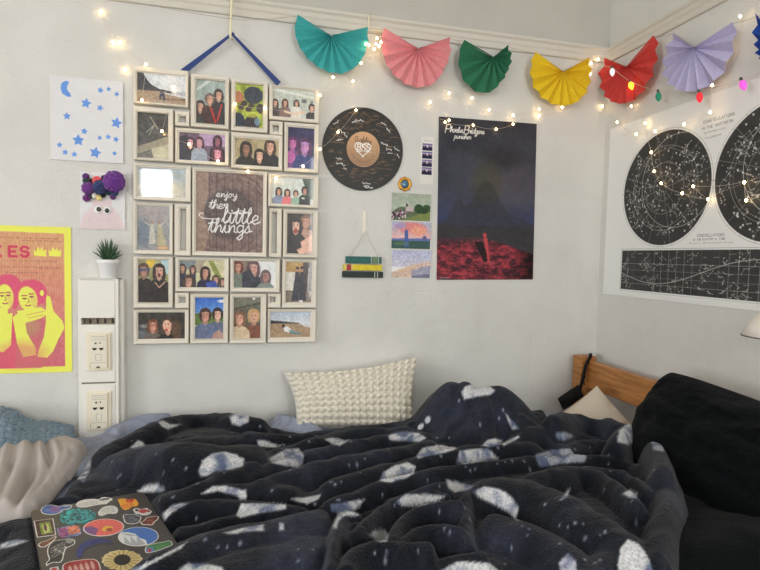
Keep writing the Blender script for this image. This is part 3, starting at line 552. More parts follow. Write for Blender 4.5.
# ------------------------------------------------------------------ record
M['vinyl']=mat('signed_vinyl',None,rough=.45,spec=.4,vcol=True)
rc=hitY(363.3,149.3,-.004); RW=.1525
rx=[hitY(322.8,149,-.004).x,hitY(403.8,149,-.004).x]; RW=(rx[1]-rx[0])/2
def pRec(c):   # units: px from -42..42 -> 0..84
    c.c[:]=(34,32,30); x0=y0=42
    r=np.hypot(c.X-42,c.Y-42); c.c+= (np.sin(r*5)*2.2)[:,None]
    gold=(134,104,70); wh=(222,222,222); rr=random.Random(3)
    for k in range(170):
        a=rr.uniform(0,2*math.pi); q=rr.uniform(20.5,38)
        if r is None: pass
        x=42+q*math.cos(a); y=42+q*math.sin(a); L=rr.uniform(3,6.5); 
        scribble(c,x-L/2,y,L,rr.uniform(1.8,3.0),.36,gold,rot=rr.uniform(-14,14)+(math.degrees(a)+90 if False else 0),seed=k,al=rr.uniform(.5,.95))
    for i,(x,y,L,h,ro) in enumerate([(33,14,9,2.8,-4),(60,14,6,2,25),(65,19,6,2,35),(12,20,6,3,-40),(16,24,8,3,35),(22,29,4,2,30),(15,35,6,2,-10),(14,53,6,2,5),(15,58,9,3,8),(22,62,3,2,20),(60,34,8,2.2,18),(66,40,6,3,10),(74,38,7,2,30),(68,44,5,3,0),(78,44,4,3,80),(42,76,8,2.2,5),(44,80,9,1.6,3),(43,79,6,1.5,0),(30,16,5,1.5,-10)]): scribble(c,x,y,L,h,.55,wh,rot=ro,seed=200+i,al=.95)
    c.ell(42,42,17.2,17.8,(178,140,104),soft=.03); c.noise(6,.3,4,mask=(r<17)); c.grad(24,60,(200,168,128),(150,104,78)) if False else None
    m=(r<17)[:,None]; t=((c.Y-25)/34)[:,None]; c.c=np.where(m,c.c*(1.10-.32*t),c.c)
    dk=(80,56,40); write(c,'G',33.5,29.5,5,.6,dk,wid=.85); write(c,'abby',37.6,30.2,5,.6,dk,wid=.95,slant=.1)
    for k,ch in enumerate('MAYSJUNE'): pass
    for k in range(9):
        a=R(150-15*k); x=42+12.8*math.cos(a); y=42+12.8*math.sin(a); scribble(c,x-.9,y,1.8,1.8,.4,dk,seed=50+k,al=.8)
    hp=[]
    for k in range(41):
        t=2*math.pi*k/40; hp.append((41.5+.52*16*math.sin(t)**3, 41.5-.5*(13*math.cos(t)-5*math.cos(2*t)-2*math.cos(3*t)-math.cos(4*t))))
    c.line(hp,.9,wh); write(c,'BSS',35.5,37,6,.9,(235,235,235),wid=.85,slant=.15); c.line([(35,45),(42,43.5),(50,44.5)],.6,wh)
    c.ell(42,42.5,1.0,1.0,(120,90,70))
o=panel('vinyl_record',M['vinyl'],(rc.x-RW,-.0045,rc.z+RW),(1,0,0),(0,0,-1),2*RW,2*RW,300,300,pRec,84,84,.003,mask=lambda X,Y:np.hypot(X-42,Y-42)<41.8,gain=G)
tag(o,'black vinyl record covered in signatures with a copper centre label, on the wall','record')
# small round badge
def disc_obj(name,mt,c,r,d,n=24): return None
bc=hitY(405,184,-.006)
bd=empty('round_ornament',(bc.x,0,bc.z),'small round gold-rimmed ornament with a blue centre below the record','ornament')
M['gold']=mat('gold_metal',(190,140,60),rough=.35,metal=.8,gain=1.4,bump=.001,scale=200); M['bluecab']=mat('blue_glass',(52,100,125),rough=.15,coat=1,var=.3,scale=60)
def lathe_y(c,prof,n=24,wob=0):
    mb=MB(); vs=[];fs=[]
    for r,y in prof:
        for i in range(n): a=2*math.pi*i/n; q=r*(1+wob*math.cos(8*a)); vs.append((c[0]+q*math.cos(a),c[1]-y,c[2]+q*math.sin(a)))
    for j in range(len(prof)-1):
        for i in range(n): fs.append((j*n+i,(j+1)*n+i,(j+1)*n+(i+1)%n,j*n+(i+1)%n))
    return mb.add(vs,fs)
lathe_y((bc.x,0,bc.z),[(.001,0),(.026,0),(.027,.004),(.022,.008),(.016,.006),(.015,.003),(.001,.003)],40,.05).build('rim',M['gold'],bd,smooth=True)
lathe_y((bc.x,0,bc.z),[(.0155,.003),(.0145,.006),(.008,.008),(.001,.0085)]).build('centre',M['bluecab'],bd,smooth=True)
# photo booth strip
x0,x1,z0,z1=avg(qd(420.5,137,433.5,184),-.002)
def pStrip(c):
    c.c[:]=(205,203,198); c.line([(3,3.6),(11,3.6)],.4,(120,118,118),.8)
    for k in range(4):
        y=6.5+8*k; c.grad(y,y+7.2,(130,125,165),(205,165,165),1.4,12); c.poly([(1.4,y+4.6),(12,y+4.6),(12,y+7.2),(1.4,y+7.2)],(38,34,66)); 
        for i in range(5): c.ell(2.8+2*i,y+4.4,1,1.7+.4*(i%2),(36,32,60)); 
        c.ell(6.8,y+3,1.2,1.2,(225,200,200),al=.7)
        c.poly([(1.4,y),(12,y),(12,y+1),(1.4,y+1)],(70,66,110),.7)
tag(panel('photo_strip',M['paper'],(x0,-.002,z1),(1,0,0),(0,0,-1),x1-x0,z1-z0,40,140,pStrip,13.5,47,.001,gain=G),'narrow white photo booth strip with four small pictures beside the dark poster','photo strip')
# postcards
def pc1(c):
    c.grad(-1,18,(150,158,142),(160,172,158)); c.noise(14,.35,3); c.poly([(0,19),(8,14),(18,14),(26,17),(39,11),(39,28),(0,28)],(92,104,78)); 
    c.poly([(14,26),(39,17),(39,28),(10,28)],(112,124,70)); c.ell(27,15,4.5,4.6,(48,72,46)); c.ell(35,14,4,3.4,(54,80,50)); c.ell(32,17,5,3,(46,66,42))
    for k in range(46): 
        x=random.uniform(0,14); y=random.uniform(17,26); c.ell(x,y,1.0,1.0,random.choice([(70,48,62),(150,110,135),(44,36,48),(190,175,180)]))
    c.poly([(14,14),(22,14),(22,18),(14,18)],(178,160,165)); c.ell(15,12,1,1.8,(52,50,52)); c.noise(16,.9,8)
def pc2(c):
    c.grad(-1,18,(150,165,190),(222,170,165)); c.ell(20,6,14,6,(205,130,130),soft=.5); c.ell(27,9,8,5,(222,150,130),soft=.5); c.ell(8,4,6,3,(160,140,175),soft=.5); c.noise(22,.6,5); c.poly([(0,17),(39,16),(39,19),(0,19)],(95,110,160)); c.poly([(0,19),(39,19),(39,27),(0,27)],(58,86,82)); c.noise(14,1.0,6)
    c.poly([(13,8),(16,8),(17,25),(12.5,25)],(68,92,150)); c.ell(33,16,2,2.6,(90,90,130)); c.ell(10,22,8,2,(96,120,88),al=.6)
def pc3(c):
    c.grad(-1,16,(165,170,198),(190,186,200)); c.poly([(0,22),(10,18),(22,14),(39,10),(39,27),(0,27)],(196,172,158)); c.poly([(20,20),(30,16),(39,15),(39,27),(20,27)],(150,150,168)); c.noise(34,.8,9); c.noise(20,1.7,4); c.poly([(6,20),(24,13),(26,15),(8,22)],(205,180,140),.6); c.poly([(20,25),(38,23),(38,27),(20,27)],(70,72,96),.5)
for i,(ya,yb,fn,lb) in enumerate([(193.5,220.5,pc1,'green landscape postcard, topmost of the three on the wall'),(222,249,pc2,'pink and blue sunset postcard in the middle of the three on the wall'),(250.5,278,pc3,'pale lilac and sand postcard, lowest of the three on the wall')]):
    x0,x1,z0,z1=avg(qd(391.8,ya,431,yb),-.0025)
    tag(panel('postcard',M['paper'],(x0,-.0025,z1),(1,0,0),(0,0,-1),x1-x0,z1-z0,100,70,fn,39.5,27.3,.001,gain=G),lb,'postcard','landscape postcards in a column')
# book ornament
bx=[(346,381.5,256,264,(22,82,78),'green'),(343.5,382,264,271,(196,176,32),'yellow'),(342.5,383,271,278,(20,34,32),'black')]
c=hitY(363,278,0); bo=empty('book_stack_ornament',(c.x,0,c.z),'small hanging ornament of three stacked books, green, yellow and black','ornament')
for a,b,t,u,colr,nm in bx:
    P,Q=hitY(a,t,-.012),hitY(b,u,-.012)
    ob=MB().box((P.x,-.002,Q.z+.0006),(Q.x,-.014,P.z-.0006)).build('book',mat('book_'+nm,colr,rough=.5,var=.15,scale=90,gain=1.4),bo,bevel=.0015); ob['label']=nm+' book spine'
    def bandm(u0,u1,cl): 
        X0=P.x+(Q.x-P.x)*u0; X1=P.x+(Q.x-P.x)*u1
        MB().box((X0,-.0138,Q.z+.0008),(X1,-.0146,P.z-.0008)).build('spine_band',mat('band_'+nm+str(u0),cl,rough=.5),ob)
    if nm=='green': bandm(.70,.72,(190,185,165)); bandm(.75,.88,(95,120,90)); bandm(.90,.92,(190,185,165))
    if nm=='yellow': bandm(.08,.19,(150,40,45)); bandm(.05,.065,(200,195,180)); bandm(.21,.225,(200,195,180))
    if nm=='black': bandm(.78,.795,(200,200,190)); bandm(.85,.865,(200,200,190))
N_=hitY(365,231.5,-.004)
mb=MB().tube([hitY(351,256,-.009),N_,hitY(378,256,-.009)],.0007,n=5); mb.build('hanging_string',M['wire'],bo)
tk=MB().box((hitY(362.8,212,0).x,0,hitY(363,234,0).z),(hitY(366,212,0).x,-.003,hitY(363,211,0).z)); tag(tk.build('adhesive_strip',mat('tape',(214,208,196),rough=.4),origin=N_,bevel=.0006),'narrow white adhesive strip above the book ornament','tape')
# dark poster
q=[(439,116.5),(537,122.5),(532.5,279.5),(436.5,278.5)]
Pq=[hitY(a,b,-.003) for a,b in q]
ax=((Pq[1]-Pq[0])+(Pq[2]-Pq[3])).normalized(); ay=Vector((ax.z,0,-ax.x)); Wp=((Pq[1]-Pq[0]).length+(Pq[2]-Pq[3]).length)/2; Hp=((Pq[3]-Pq[0]).length+(Pq[2]-Pq[1]).length)/2
def pPost(c):  # 97 x 160
    c.c[:]=(58,56,62); c.grad(-1,70,(52,52,58),(60,62,74)); c.grad(70,105,(60,62,74),(56,62,92)); c.ell(72,60,34,26,(86,78,84),soft=.9,al=.55); c.ell(30,60,22,22,(66,68,78),soft=.9,al=.5); c.ell(62,36,20,12,(44,44,46),soft=.9,al=.6); c.ell(48,62,14,20,(72,70,56),soft=.8,al=.7)
    c.noise(9,.05,3); c.poly([(0,104),(10,100),(16,84),(22,78),(26,86),(34,80),(40,66),(46,58),(54,64),(60,78),(70,92),(82,97),(97,104),(97,136),(0,136)],(54,53,55),.55); c.noise(5,.3,4)
    g=inpoly(c.X,c.Y,[(0,118),(40,117),(58,121),(97,134),(97,160),(0,160)])
    n=fbm(c.X*.16,c.Y*.3,4); n2=fbm(c.X*.5,c.Y*.9,8); b=np.clip((n*.6+n2*.4-.36)*3.4,0,1)[:,None]
    gr=np.array([[62,34,42]])*(1-b)+np.array([[166,62,72]])*b; fade=np.clip((c.Y-116)/9,0,1)[:,None]; side=np.clip(1.15-np.maximum(c.X-70,0)/30,.35,1)[:,None]
    c.c=np.where(g[:,None],c.c*(1-fade)+gr*side*fade,c.c)
    c.poly([(36,122),(44,121),(49,134),(51,147),(46,142)],(34,28,30),.9)
    c.ell(46.5,115,1.9,2.6,(172,70,74)); c.poly([(45,118),(49,117.5),(50.5,128),(52,142),(50,142),(48.4,131),(47,126)],(178,72,78)); c.ell(52,143,6,2,(190,80,86),soft=.6,al=.7)
    w=(214,212,208); write(c,'P',6,7,8,.75,w,slant=.2,wid=.8); write(c,'hoebe',10.5,9,5.2,.7,w,slant=.2,gap=-.8,wid=.9); write(c,'B',24,7,8,.75,w,slant=.2,wid=.8); write(c,'ridgers',28.5,9,5.2,.7,w,slant=.2,gap=-.7,wid=.9)
    write(c,'punisher',14.5,15.5,4.6,.6,w,slant=.25,gap=-.9,wid=.95)
    c.line([(3,158),(12,158)],.5,(200,190,190),.7)
po=panel('poster',M['photo2'] if 'photo2' in M else M['paper'],tuple(Pq[0]),ax,ay,Wp,Hp,260,430,pPost,97,160,.0008,gain=1.25)
tag(po,'dark poster of a night sky over red ground with white handwriting','poster')
# star stencil paper
x0,x1,z0,z1=avg([(50,77),(122.5,80),(124,162),(50,161)],-.003)
def pStar(c):   # 73 x 84
    c.c[:]=(203,203,204); c.noise(3,.1,3); bl=(98,140,205)
    def star(x,y,r,ro=0,rg=.5):
        p=[]
        for k in range(10): a=R(ro-90+36*k); q=r if k%2==0 else r*rg; p.append((x+q*math.cos(a),y+q*math.sin(a)))
        c.poly(p,bl)
    d=inpoly(c.X,c.Y,[(17,4),(19,6),(17,9),(17,13),(20,16.5),(21,20),(16.5,20),(12,17),(10.5,12),(11.5,7),(14,5)]); c.put(d,bl)
    for x,y,r,o in [(35.5,25,5.6,10),(49.5,28.5,3.6,20),(16.5,39.5,4.2,0),(66,42.5,6.2,12),(33.5,53.5,3.7,5),(27.5,63,6.4,0),(57.5,57.5,3.2,8),(65.5,59.5,3.4,20),(49,59,2.7,30),(50,10.5,3.4,10),(58.2,8.6,2.8,0),(66.5,13,3,25),(9,69,3.2,0),(14.5,76,3.3,10),(23.5,77.5,3.2,0),(44.5,74.5,6.4,12),(64,74,2.8,0)]: star(x,y,r,o,.52)
    c.noise(5,.5,6,mask=(c.c[:,0]<150))
tag(panel('star_print',M['paper'],(x0,-.003,z1),(1,0,0),(0,0,-1),x1-x0,z1-z0,230,260,pStar,73,84,.0006,gain=G,smooth=True,warp=lambda u,v:.006*np.clip(v-.85,0,1)*6*.4*np.sin(u*9)**2+.006*np.clip(u-.93,0,1)*8*np.sin(v*11)**2),'white paper with a blue crescent moon and stars taped top left','wall print')
# pom-pom creature card
x0,x1,z0,z1=avg([(79.5,172),(125,173.5),(125,229.5),(80,229)],-.004)
def pCre(c):  # 45 x 57
    c.c[:]=(205,205,207); c.ell(22,58,22,26,(205,190,192),soft=.1); c.poly([(13,26),(32,26),(32,40),(40,50),(43,57),(2,57),(8,48),(13,40)],(203,188,190)); c.noise(7,.8,3)
    for k in range(16): c.line([(3+2.6*k,57),(3+2.6*k+random.uniform(-1,1),random.uniform(34,44))],.4,(190,172,176),.6)
cd_=empty('pompom_card',((x0+x1)/2,0,z0),'white card with a beige paper creature, googly eyes and purple pompom hair','card')
panel('card',M['paper'],(x0,-.005,z1),(1,0,0),(0,0,-1),x1-x0,z1-z0,110,140,pCre,45,57,.003,gain=G,parent=cd_)
def pp(px,py,r,col,nm,al=1):
    c=hitY(px,py,-.012); rr=r/272.0; mb=MB(); mb.ball((c.x,-.006-rr*.75,c.z),rr,rr*.8,rr,nu=28,nv=18,jit=.10)
    o=mb.build('pompom',mat('pompom_'+nm,col,rough=.95,spec=.1,sheen=.4,bump=.003,scale=220,gain=1.4,var=.25),cd_,smooth=False); o['label']=nm+' pompom'
for a in [(115.5,182.5,9.2,(96,48,125),'large purple'),(89,188.5,5.4,(100,50,120),'purple'),(101,187.5,6.2,(44,52,95),'navy'),(97.5,181,4,(215,80,85),'coral'),(86,176.5,2.8,(82,45,105),'small purple'),(85.5,180.5,2.4,(30,70,52),'green'),(91,181.5,2.6,(26,24,30),'black'),(104,178,2.4,(24,24,28),'small black'),(87,198,3.2,(96,40,105),'plum'),(90.5,196,2.4,(28,62,52),'dark green'),(94.5,195.5,2.5,(215,210,205),'white'),(99,198,2.4,(215,200,130),'yellow'),(103,195,2.3,(25,25,28),'charcoal'),(109,192,2.8,(30,62,70),'teal'),(115,192.3,3.3,(44,62,92),'slate blue'),(113,197,2.4,(92,45,110),'violet')]: pp(*a)
M['eyew']=mat('googly_white',(225,225,225),rough=.2,coat=1); M['eyeb']=mat('googly_black',(25,25,25),rough=.2,coat=1)
for px,py,dx,dz in ((98,209.6,.003,.001),(107.3,210.3,0,-.001)):
    c=hitY(px,py,-.006); e=lathe_y((c.x,-.005,c.z),[(.0135,0),(.0125,.003),(.006,.005),(.0005,.0055)]).build('googly_eye',M['eyew'],cd_,smooth=True)
    lathe_y((c.x+dx,-.009,c.z+dz),[(.0075,0),(.007,.0018),(.0005,.0022)]).build('pupil',M['eyeb'],e,smooth=True)
# yellow and pink poster
Pq=[hitY(a,b,-.003) for a,b in [(-40,225.5),(71.5,227.5),(71.5,371.5),(-40,376)]]
x0,x1,z0,z1=Pq[0].x,(Pq[1].x+Pq[2].x)/2,(Pq[2].z+hitY(0,374,-.003).z)/2,(hitY(0,225,-.003).z+Pq[1].z)/2
S0=hitY(0,300,-.003).x; sc=(x1-S0)/71.5; Wd=x1-x0; offp=(S0-x0)/sc; Ht=146.0
def pYel(c):
    X=c.X-offp; Y=c.Y; c.X=X; ye=(222,235,92); pk=(205,92,120); tan=(196,140,112)
    c.c[:]=ye; rr=random.Random(9); m=inpoly(X,Y,[(-34,5.5),(64.3,6.5),(64.3,140),(-34,141)]) 
    t=np.clip((Y-20)/110,0,1)[:,None]; base=np.array([[196,148,112]])*(1-t)+np.array([[190,100,112]])*t
    base=base+((fbm(X*.5,Y*.35,4)-.5)*34)[:,None]*np.array([[.4,1,.9]])+(np.sin(X*2.2)*4)[:,None]
    c.c=np.where(m[:,None],base,c.c)
    for k,ch in enumerate('KES'):
        for dx in (0,.7): write(c,ch,[-6.5,9.5,21][k]+dx,20.5,9.5,2.1,(190,62,92),wid=[1.15,1.1,1.1][k])
    for bx_ in (34,49): c.poly([(bx_,29),(bx_-.3,22.5),(bx_+2.2,25),(bx_+4,19.5),(bx_+6,23.5),(bx_+8.4,20),(bx_+9,24),(bx_+12.4,22.4),(bx_+12,29.6)],ye); 
    for y,x0_,x1_ in ((12,-30,62),(14.6,22,63),(34.5,12,60),(40.5,-4,63),(41.3,38,63),(46,6,46)):
        x=x0_
        while x<x1_-3: L=rr.uniform(3,6); scribble(c,x,y,L,1.5,.45,(140,84,78),seed=int(x*7+y),al=.75); x+=L+1.6
    # left person
    hair=(200,84,112); lt=(214,226,96); md=(202,160,104)
    def fc(x,y,rx,ry,rot):
        c.ell(x,y,rx,ry,lt,rot); c.ell(x+rx*.6,y+ry*.15,rx*.38,ry*.75,md,rot,soft=.7,al=.5)
        for k in (-1,1):
            ex=x+k*rx*.38; ey=y-ry*.12+k*math.sin(R(rot))*rx*.4; c.line([(ex-rx*.24,ey),(ex+rx*.24,ey)],.9,(150,70,80)); c.line([(ex-rx*.3,ey-ry*.2),(ex+rx*.26,ey-ry*.22)],1.1,(165,80,80)); c.ell(ex,ey+.4,1.3,.8,(130,58,78))
        c.line([(x+rx*.02,y-ry*.05),(x+rx*.12,y+ry*.25),(x-rx*.12,y+ry*.28)],.8,(180,120,90)); c.line([(x-rx*.28,y+ry*.50),(x-rx*.1,y+ry*.53),(x+rx*.1,y+ry*.53),(x+rx*.28,y+ry*.49)],1.3,(178,90,96))
    c.ell(8,61,14,13.5,hair,soft=.06); c.ell(14,72,5,10,hair); c.ell(-8,70,9,14,hair)
    c.poly([(-34,92),(-10,84),(14,88),(20,100),(22,141),(-34,141)],(200,84,108)); fc(5,70,8.2,12.5,-4); c.poly([(-6,88),(12,86),(10,118),(2,125),(-6,122)],lt); c.ell(0,86,8,5,lt,-20)
    # right person
    c.ell(31,66,15.5,13.5,hair,soft=.06); c.ell(40,68,4,9,hair,-20); c.ell(41.5,66,2,3,lt)
    c.poly([(16,98),(40,92),(60,96),(58,130),(40,141),(14,141)],(186,104,110)); c.ell(29,100,10,9,(176,128,106),soft=.5); fc(27.5,72,9.2,12.6,-14)
    c.poly([(46,68),(50,70),(53,84),(62,94),(64,101),(58,112),(52,125),(46,131),(36,130),(38,122),(43,110),(45,96)],lt)
    c.poly([(12,90),(20,84),(24,92),(26,106),(34,120),(35,128),(22,130),(16,116)],lt); c.poly([(16,84),(40,80),(50,86),(38,92),(24,96)],lt); c.line([(26,88),(44,84)],.8,md); c.line([(28,91),(42,88)],.8,md)
    for k in range(6): c.line([(20+3*k,118+.5*k),(22+3*k,127)],.5,md)
    c.noise(8,.7,5,mask=(Y>45)&m); c.ell(20,128,26,14,(200,98,108),soft=.9,al=.5); c.X=X+offp
tag(panel('poster',M['paper'],(x0,-.003,z1),(1,0,0),(0,0,-1),Wd,z1-z0,330,430,pYel,Wd/sc,Ht,.0012,gain=G),'yellow-bordered pink poster of two people leaning together over crossed arms','poster')
# ------------------------------------------------------------------ star map on the right wall
def yz(px,py): p=hitX(px,py,-.002); return -p.y,p.z        # u to the right (towards viewer), z up
def boxof(pts):
    a=[yz(*p) for p in pts]; return min(q[0] for q in a),max(q[0] for q in a),min(q[1] for q in a),max(q[1] for q in a)
uL=(yz(605,140)[0]+yz(608,292)[0])/2; zB=(yz(608,293)[1]+yz(759,313)[1])/2; 
c1=[yz(*p) for p in ((624,191),(711.5,190),(665,244.5),(664,132))]; C1=((c1[0][0]+c1[1][0])/2,(c1[2][1]+c1[3][1])/2); R1=((c1[1][0]-c1[0][0])/2+(c1[3][1]-c1[2][1])/2)/2
u2_=yz(714.5,190)[0]; C2=(u2_+R1,C1[1])
rT=(yz(622,249)[1]+yz(759,251)[1])/2; rB=(yz(621,288)[1]+yz(759,303)[1])/2; rL=yz(621.5,268)[0]; rR=C2[0]+R1+.005
uR=rR+(rL-uL); zT=C1[1]+R1+.075
KM=1000.0  # paint units mm
def pMap(c):
    X,Y=c.X,c.Y; c.c[:]=(212,212,210); dk=(56,56,56); ln=(168,168,164); br=(205,205,200)
    ox=uL*KM; oz=zT*KM; gk=(120,120,120)
    rr=random.Random(11)
    for (cu,cz),sd in ((C1,1),(C2,2)):
        cx,cy=cu*KM-ox,oz-cz*KM; r=R1*KM
        c.ring(cx,cy,r*1.035,1.0,gk); c.ell(cx,cy,r,r,dk,soft=.01)
        d=np.hypot(X-cx,Y-cy); c.noise(8,.02,3,mask=(d<r))
        for f,w in ((.22,1.2),(.45,1.4),(.68,1.2),(.74,1.5)): c.ring(cx,cy,r*f,w,ln,.7)
        for k in range(12): a=2*math.pi*k/12+.3; c.line([(cx+r*.07*math.cos(a),cy+r*.07*math.sin(a)),(cx+r*math.cos(a),cy+r*math.sin(a))],1.2,ln,.65)
        # ecliptic, offset circle clipped to the disc
        dd=np.abs(np.hypot(X-cx-r*.28,Y-cy+r*.1)-r*.80); c.put(np.clip((1.3-dd),0,1)*(d<r)*.8,br)
        for k in range(60):  # constellations
            a=rr.uniform(0,6.28); q=r*math.sqrt(rr.uniform(0,.86)); x=cx+q*math.cos(a); y=cy+q*math.sin(a); p=[(x,y)]
            for j in range(rr.randint(2,5)):
                x+=rr.uniform(-22,22); y+=rr.uniform(-22,22)
                if math.hypot(x-cx,y-cy)<r*.96: p.append((x,y))
            if len(p)>1: c.line(p,.9,(185,185,180),.75)
            for a_,b_ in p: c.ell(a_,b_,1.5,1.5,(205,205,200),soft=.6)
        for k in range(150):
            a=rr.uniform(0,6.28); q=r*math.sqrt(rr.uniform(0,.93)); x=cx+q*math.cos(a); y=cy+q*math.sin(a); s=rr.uniform(.9,1.6); k2=np.where((np.abs(X-x)<3)&(np.abs(Y-y)<3))[0]
            c.c[k2]=c.c[k2]*.25+np.array([220,220,215])*.75 if s>1.3 else c.c[k2]*.6+np.array([200,200,196])*.4
        for k in range(26):
            a=rr.uniform(0,6.28); q=r*rr.uniform(.2,.85); scribble(c,cx+q*math.cos(a)-9,cy+q*math.sin(a),rr.uniform(10,24),4,1.0,(190,190,186),seed=k+sd*70,al=.7)
        for k in range(24): a=2*math.pi*k/24; c.line([(cx+r*1.0*math.cos(a),cy+r*math.sin(a)),(cx+r*1.035*math.cos(a),cy+r*1.035*math.sin(a))],1,gk)
    x0,x1,y0,y1=rL*KM-ox,rR*KM-ox,oz-rT*KM,oz-rB*KM
    c.line([(x0-5,y0-5),(x1+5,y0-5),(x1+5,y1+5),(x0-5,y1+5),(x0-5,y0-5)],1.0,gk,.8)
    c.poly([(x0,y0),(x1,y0),(x1,y1),(x0,y1)],dk); ins=(X>x0)&(X<x1)&(Y>y0)&(Y<y1); c.noise(8,.02,3,mask=ins)
    n=24
    for k in range(n+1): x=x0+(x1-x0)*k/n; c.line([(x,y0-5),(x,y1+5)],1.1,ln,.7)
    for k in range(1,6): y=y0+(y1-y0)*k/6; c.line([(x0,y),(x1,y)],1.1,ln,.65)
    c.line([(x0+(x1-x0)*k/60,(y0+y1)/2-(y1-y0)*.30*math.sin(2*math.pi*k/60-2.9)) for k in range(61)],1.7,br,.85)
    for k in range(90):
        x=rr.uniform(x0+8,x1-8); y=rr.uniform(y0+8,y1-8); p=[(x,y)]
        for j in range(rr.randint(1,4)):
            x=min(max(x+rr.uniform(-20,20),x0+3),x1-3); y=min(max(y+rr.uniform(-18,18),y0+3),y1-3); p.append((x,y))
        c.line(p,.9,(180,180,175),.7)
        for a_,b_ in p: c.ell(a_,b_,1.4,1.4,(200,200,196),soft=.6)
    for k in range(50): scribble(c,rr.uniform(x0+5,x1-30),rr.uniform(y0+8,y1-8),rr.uniform(10,24),4,1.0,(185,185,180),seed=k+300,al=.7)
    gt=(120,118,118); mx=(C1[0]+C2[0])/2*KM-ox
    ty=oz-(yz(714,120)[1])*KM
    write(c,'CONSTELLATIONS',mx-50,ty-6,9,1.5,gt,gap=1.6); write(c,'IN THE NORTHERN',mx-58,ty+14,8,1.3,gt,gap=2.2); scribble(c,mx-48,ty+35,84,7,1.2,gt,seed=6); scribble(c,mx-38,ty+52,60,6,1.1,gt,seed=5)
    ty=oz-(yz(712,236)[1])*KM
    write(c,'CONSTELLATIONS',mx-50,ty-7,8,1.2,gt,gap=1.6); write(c,'IN THE EQUATORIAL ZONE',mx-66,ty+7,6,1.0,gt,gap=1.8); 
    for k in range(9): scribble(c,mx-85+19*k,ty+22,16,4,.9,gt,seed=400+k)
    for x,y in ((20,58),(20,oz-zB*KM-18)): c.line([(x-4,y-9),(x-4,y+9),(x+4,y+6),(x+4,y-6),(x-4,y-9)],.9,(150,150,150))
    [scribble(c,62+16*k,42,8,6,1.0,(170,168,165),seed=600+k) for k in range(4)]
nx=int((uR-uL)*KM/1.55); ny=int((zT-zB)*KM/1.55)
o=panel('star_map_poster',M['paper'],(-.002,-uL,zT),(0,-1,0),(0,0,-1),uR-uL,zT-zB,nx,ny,pMap,(uR-uL)*KM,(zT-zB)*KM,.0008,gain=G)
tag(o,'large white star map poster with two black round sky charts on the right wall','poster')
# ------------------------------------------------------------------ white service column with outlets
M['col']=mat('column_paint',(212,210,203),rough=.45,gain=1.35,bump=.0006,scale=30); M['plate']=mat('cream_plastic',(212,203,182),rough=.35,gain=1.35); M['dark']=mat('dark_slot',(35,32,30),rough=.6,gain=1)
DF=.055
cx0=hitY(78,350,-DF).x; cx1=hitY(118.5,350,-DF).x; cxr=hitY(126.5,350,0).x; cz=hitY(100,278.5,-DF).z; 
colm=empty('service_column',((cx0+cx1)/2,0,.0),'white boxed service column with two cream outlet plates standing against the wall','service column')
def zP(py): return hitY(100,py,-DF).z
W0,W1=cx0,cx1
ix0=hitY(80.5,350,-DF).x; ix1=hitY(117,350,-DF).x
z_a,z_b,z_c,z_d=zP(318),zP(324.5),zP(381),zP(383)
mb=MB(); mb.box((W0,0,0),(W1,-.012,cz)); mb.box((W0,-.012,0),(W0+.010,-DF,cz)); mb.box((W1-.010,-.012,0),(W1,-DF,cz)); mb.box((W0,-.012,cz-.004),(W1,-DF-.002,cz)); mb.build('housing',M['col'],colm,bevel=.001)
mb=MB().box((W1,0,0),(cxr,-.035,cz-.004)); mb.build('side_channel',M['col'],colm,bevel=.003)
MB().box((W0+.010,-.02,z_a),(W1-.010,-DF-.002,cz-.005)).build('cover_panel',M['col'],colm,bevel=.0015)
MB().box((W0+.010,-.02,z_d+.003),(W1-.010,-DF-.002,z_b)).build('cover_panel',M['col'],colm,bevel=.0015)
MB().box((W0+.010,-.02,.05),(W1-.010,-DF-.002,z_d-.002)).build('cover_panel',M['col'],colm,bevel=.0015)
mb=MB()
for k in range(4): x=W0+.016+k*(W1-W0-.03)/4; mb.box((x,-.0125,z_b),(x+.012,-.035,z_a))
ob=mb.build('cable_gap',mat('gap_brown',(120,108,92),rough=.7),colm)
def heart(mb,x,z,s,y): 
    p=[]
    for k in range(20):
        t=2*math.pi*k/20; p.append((x+s*math.sin(t)**3,z+s*.8*(13*math.cos(t)-5*math.cos(2*t)-2*math.cos(3*t)-math.cos(4*t))/16))
    mb.prism(p,y,y-.001,axis='y')
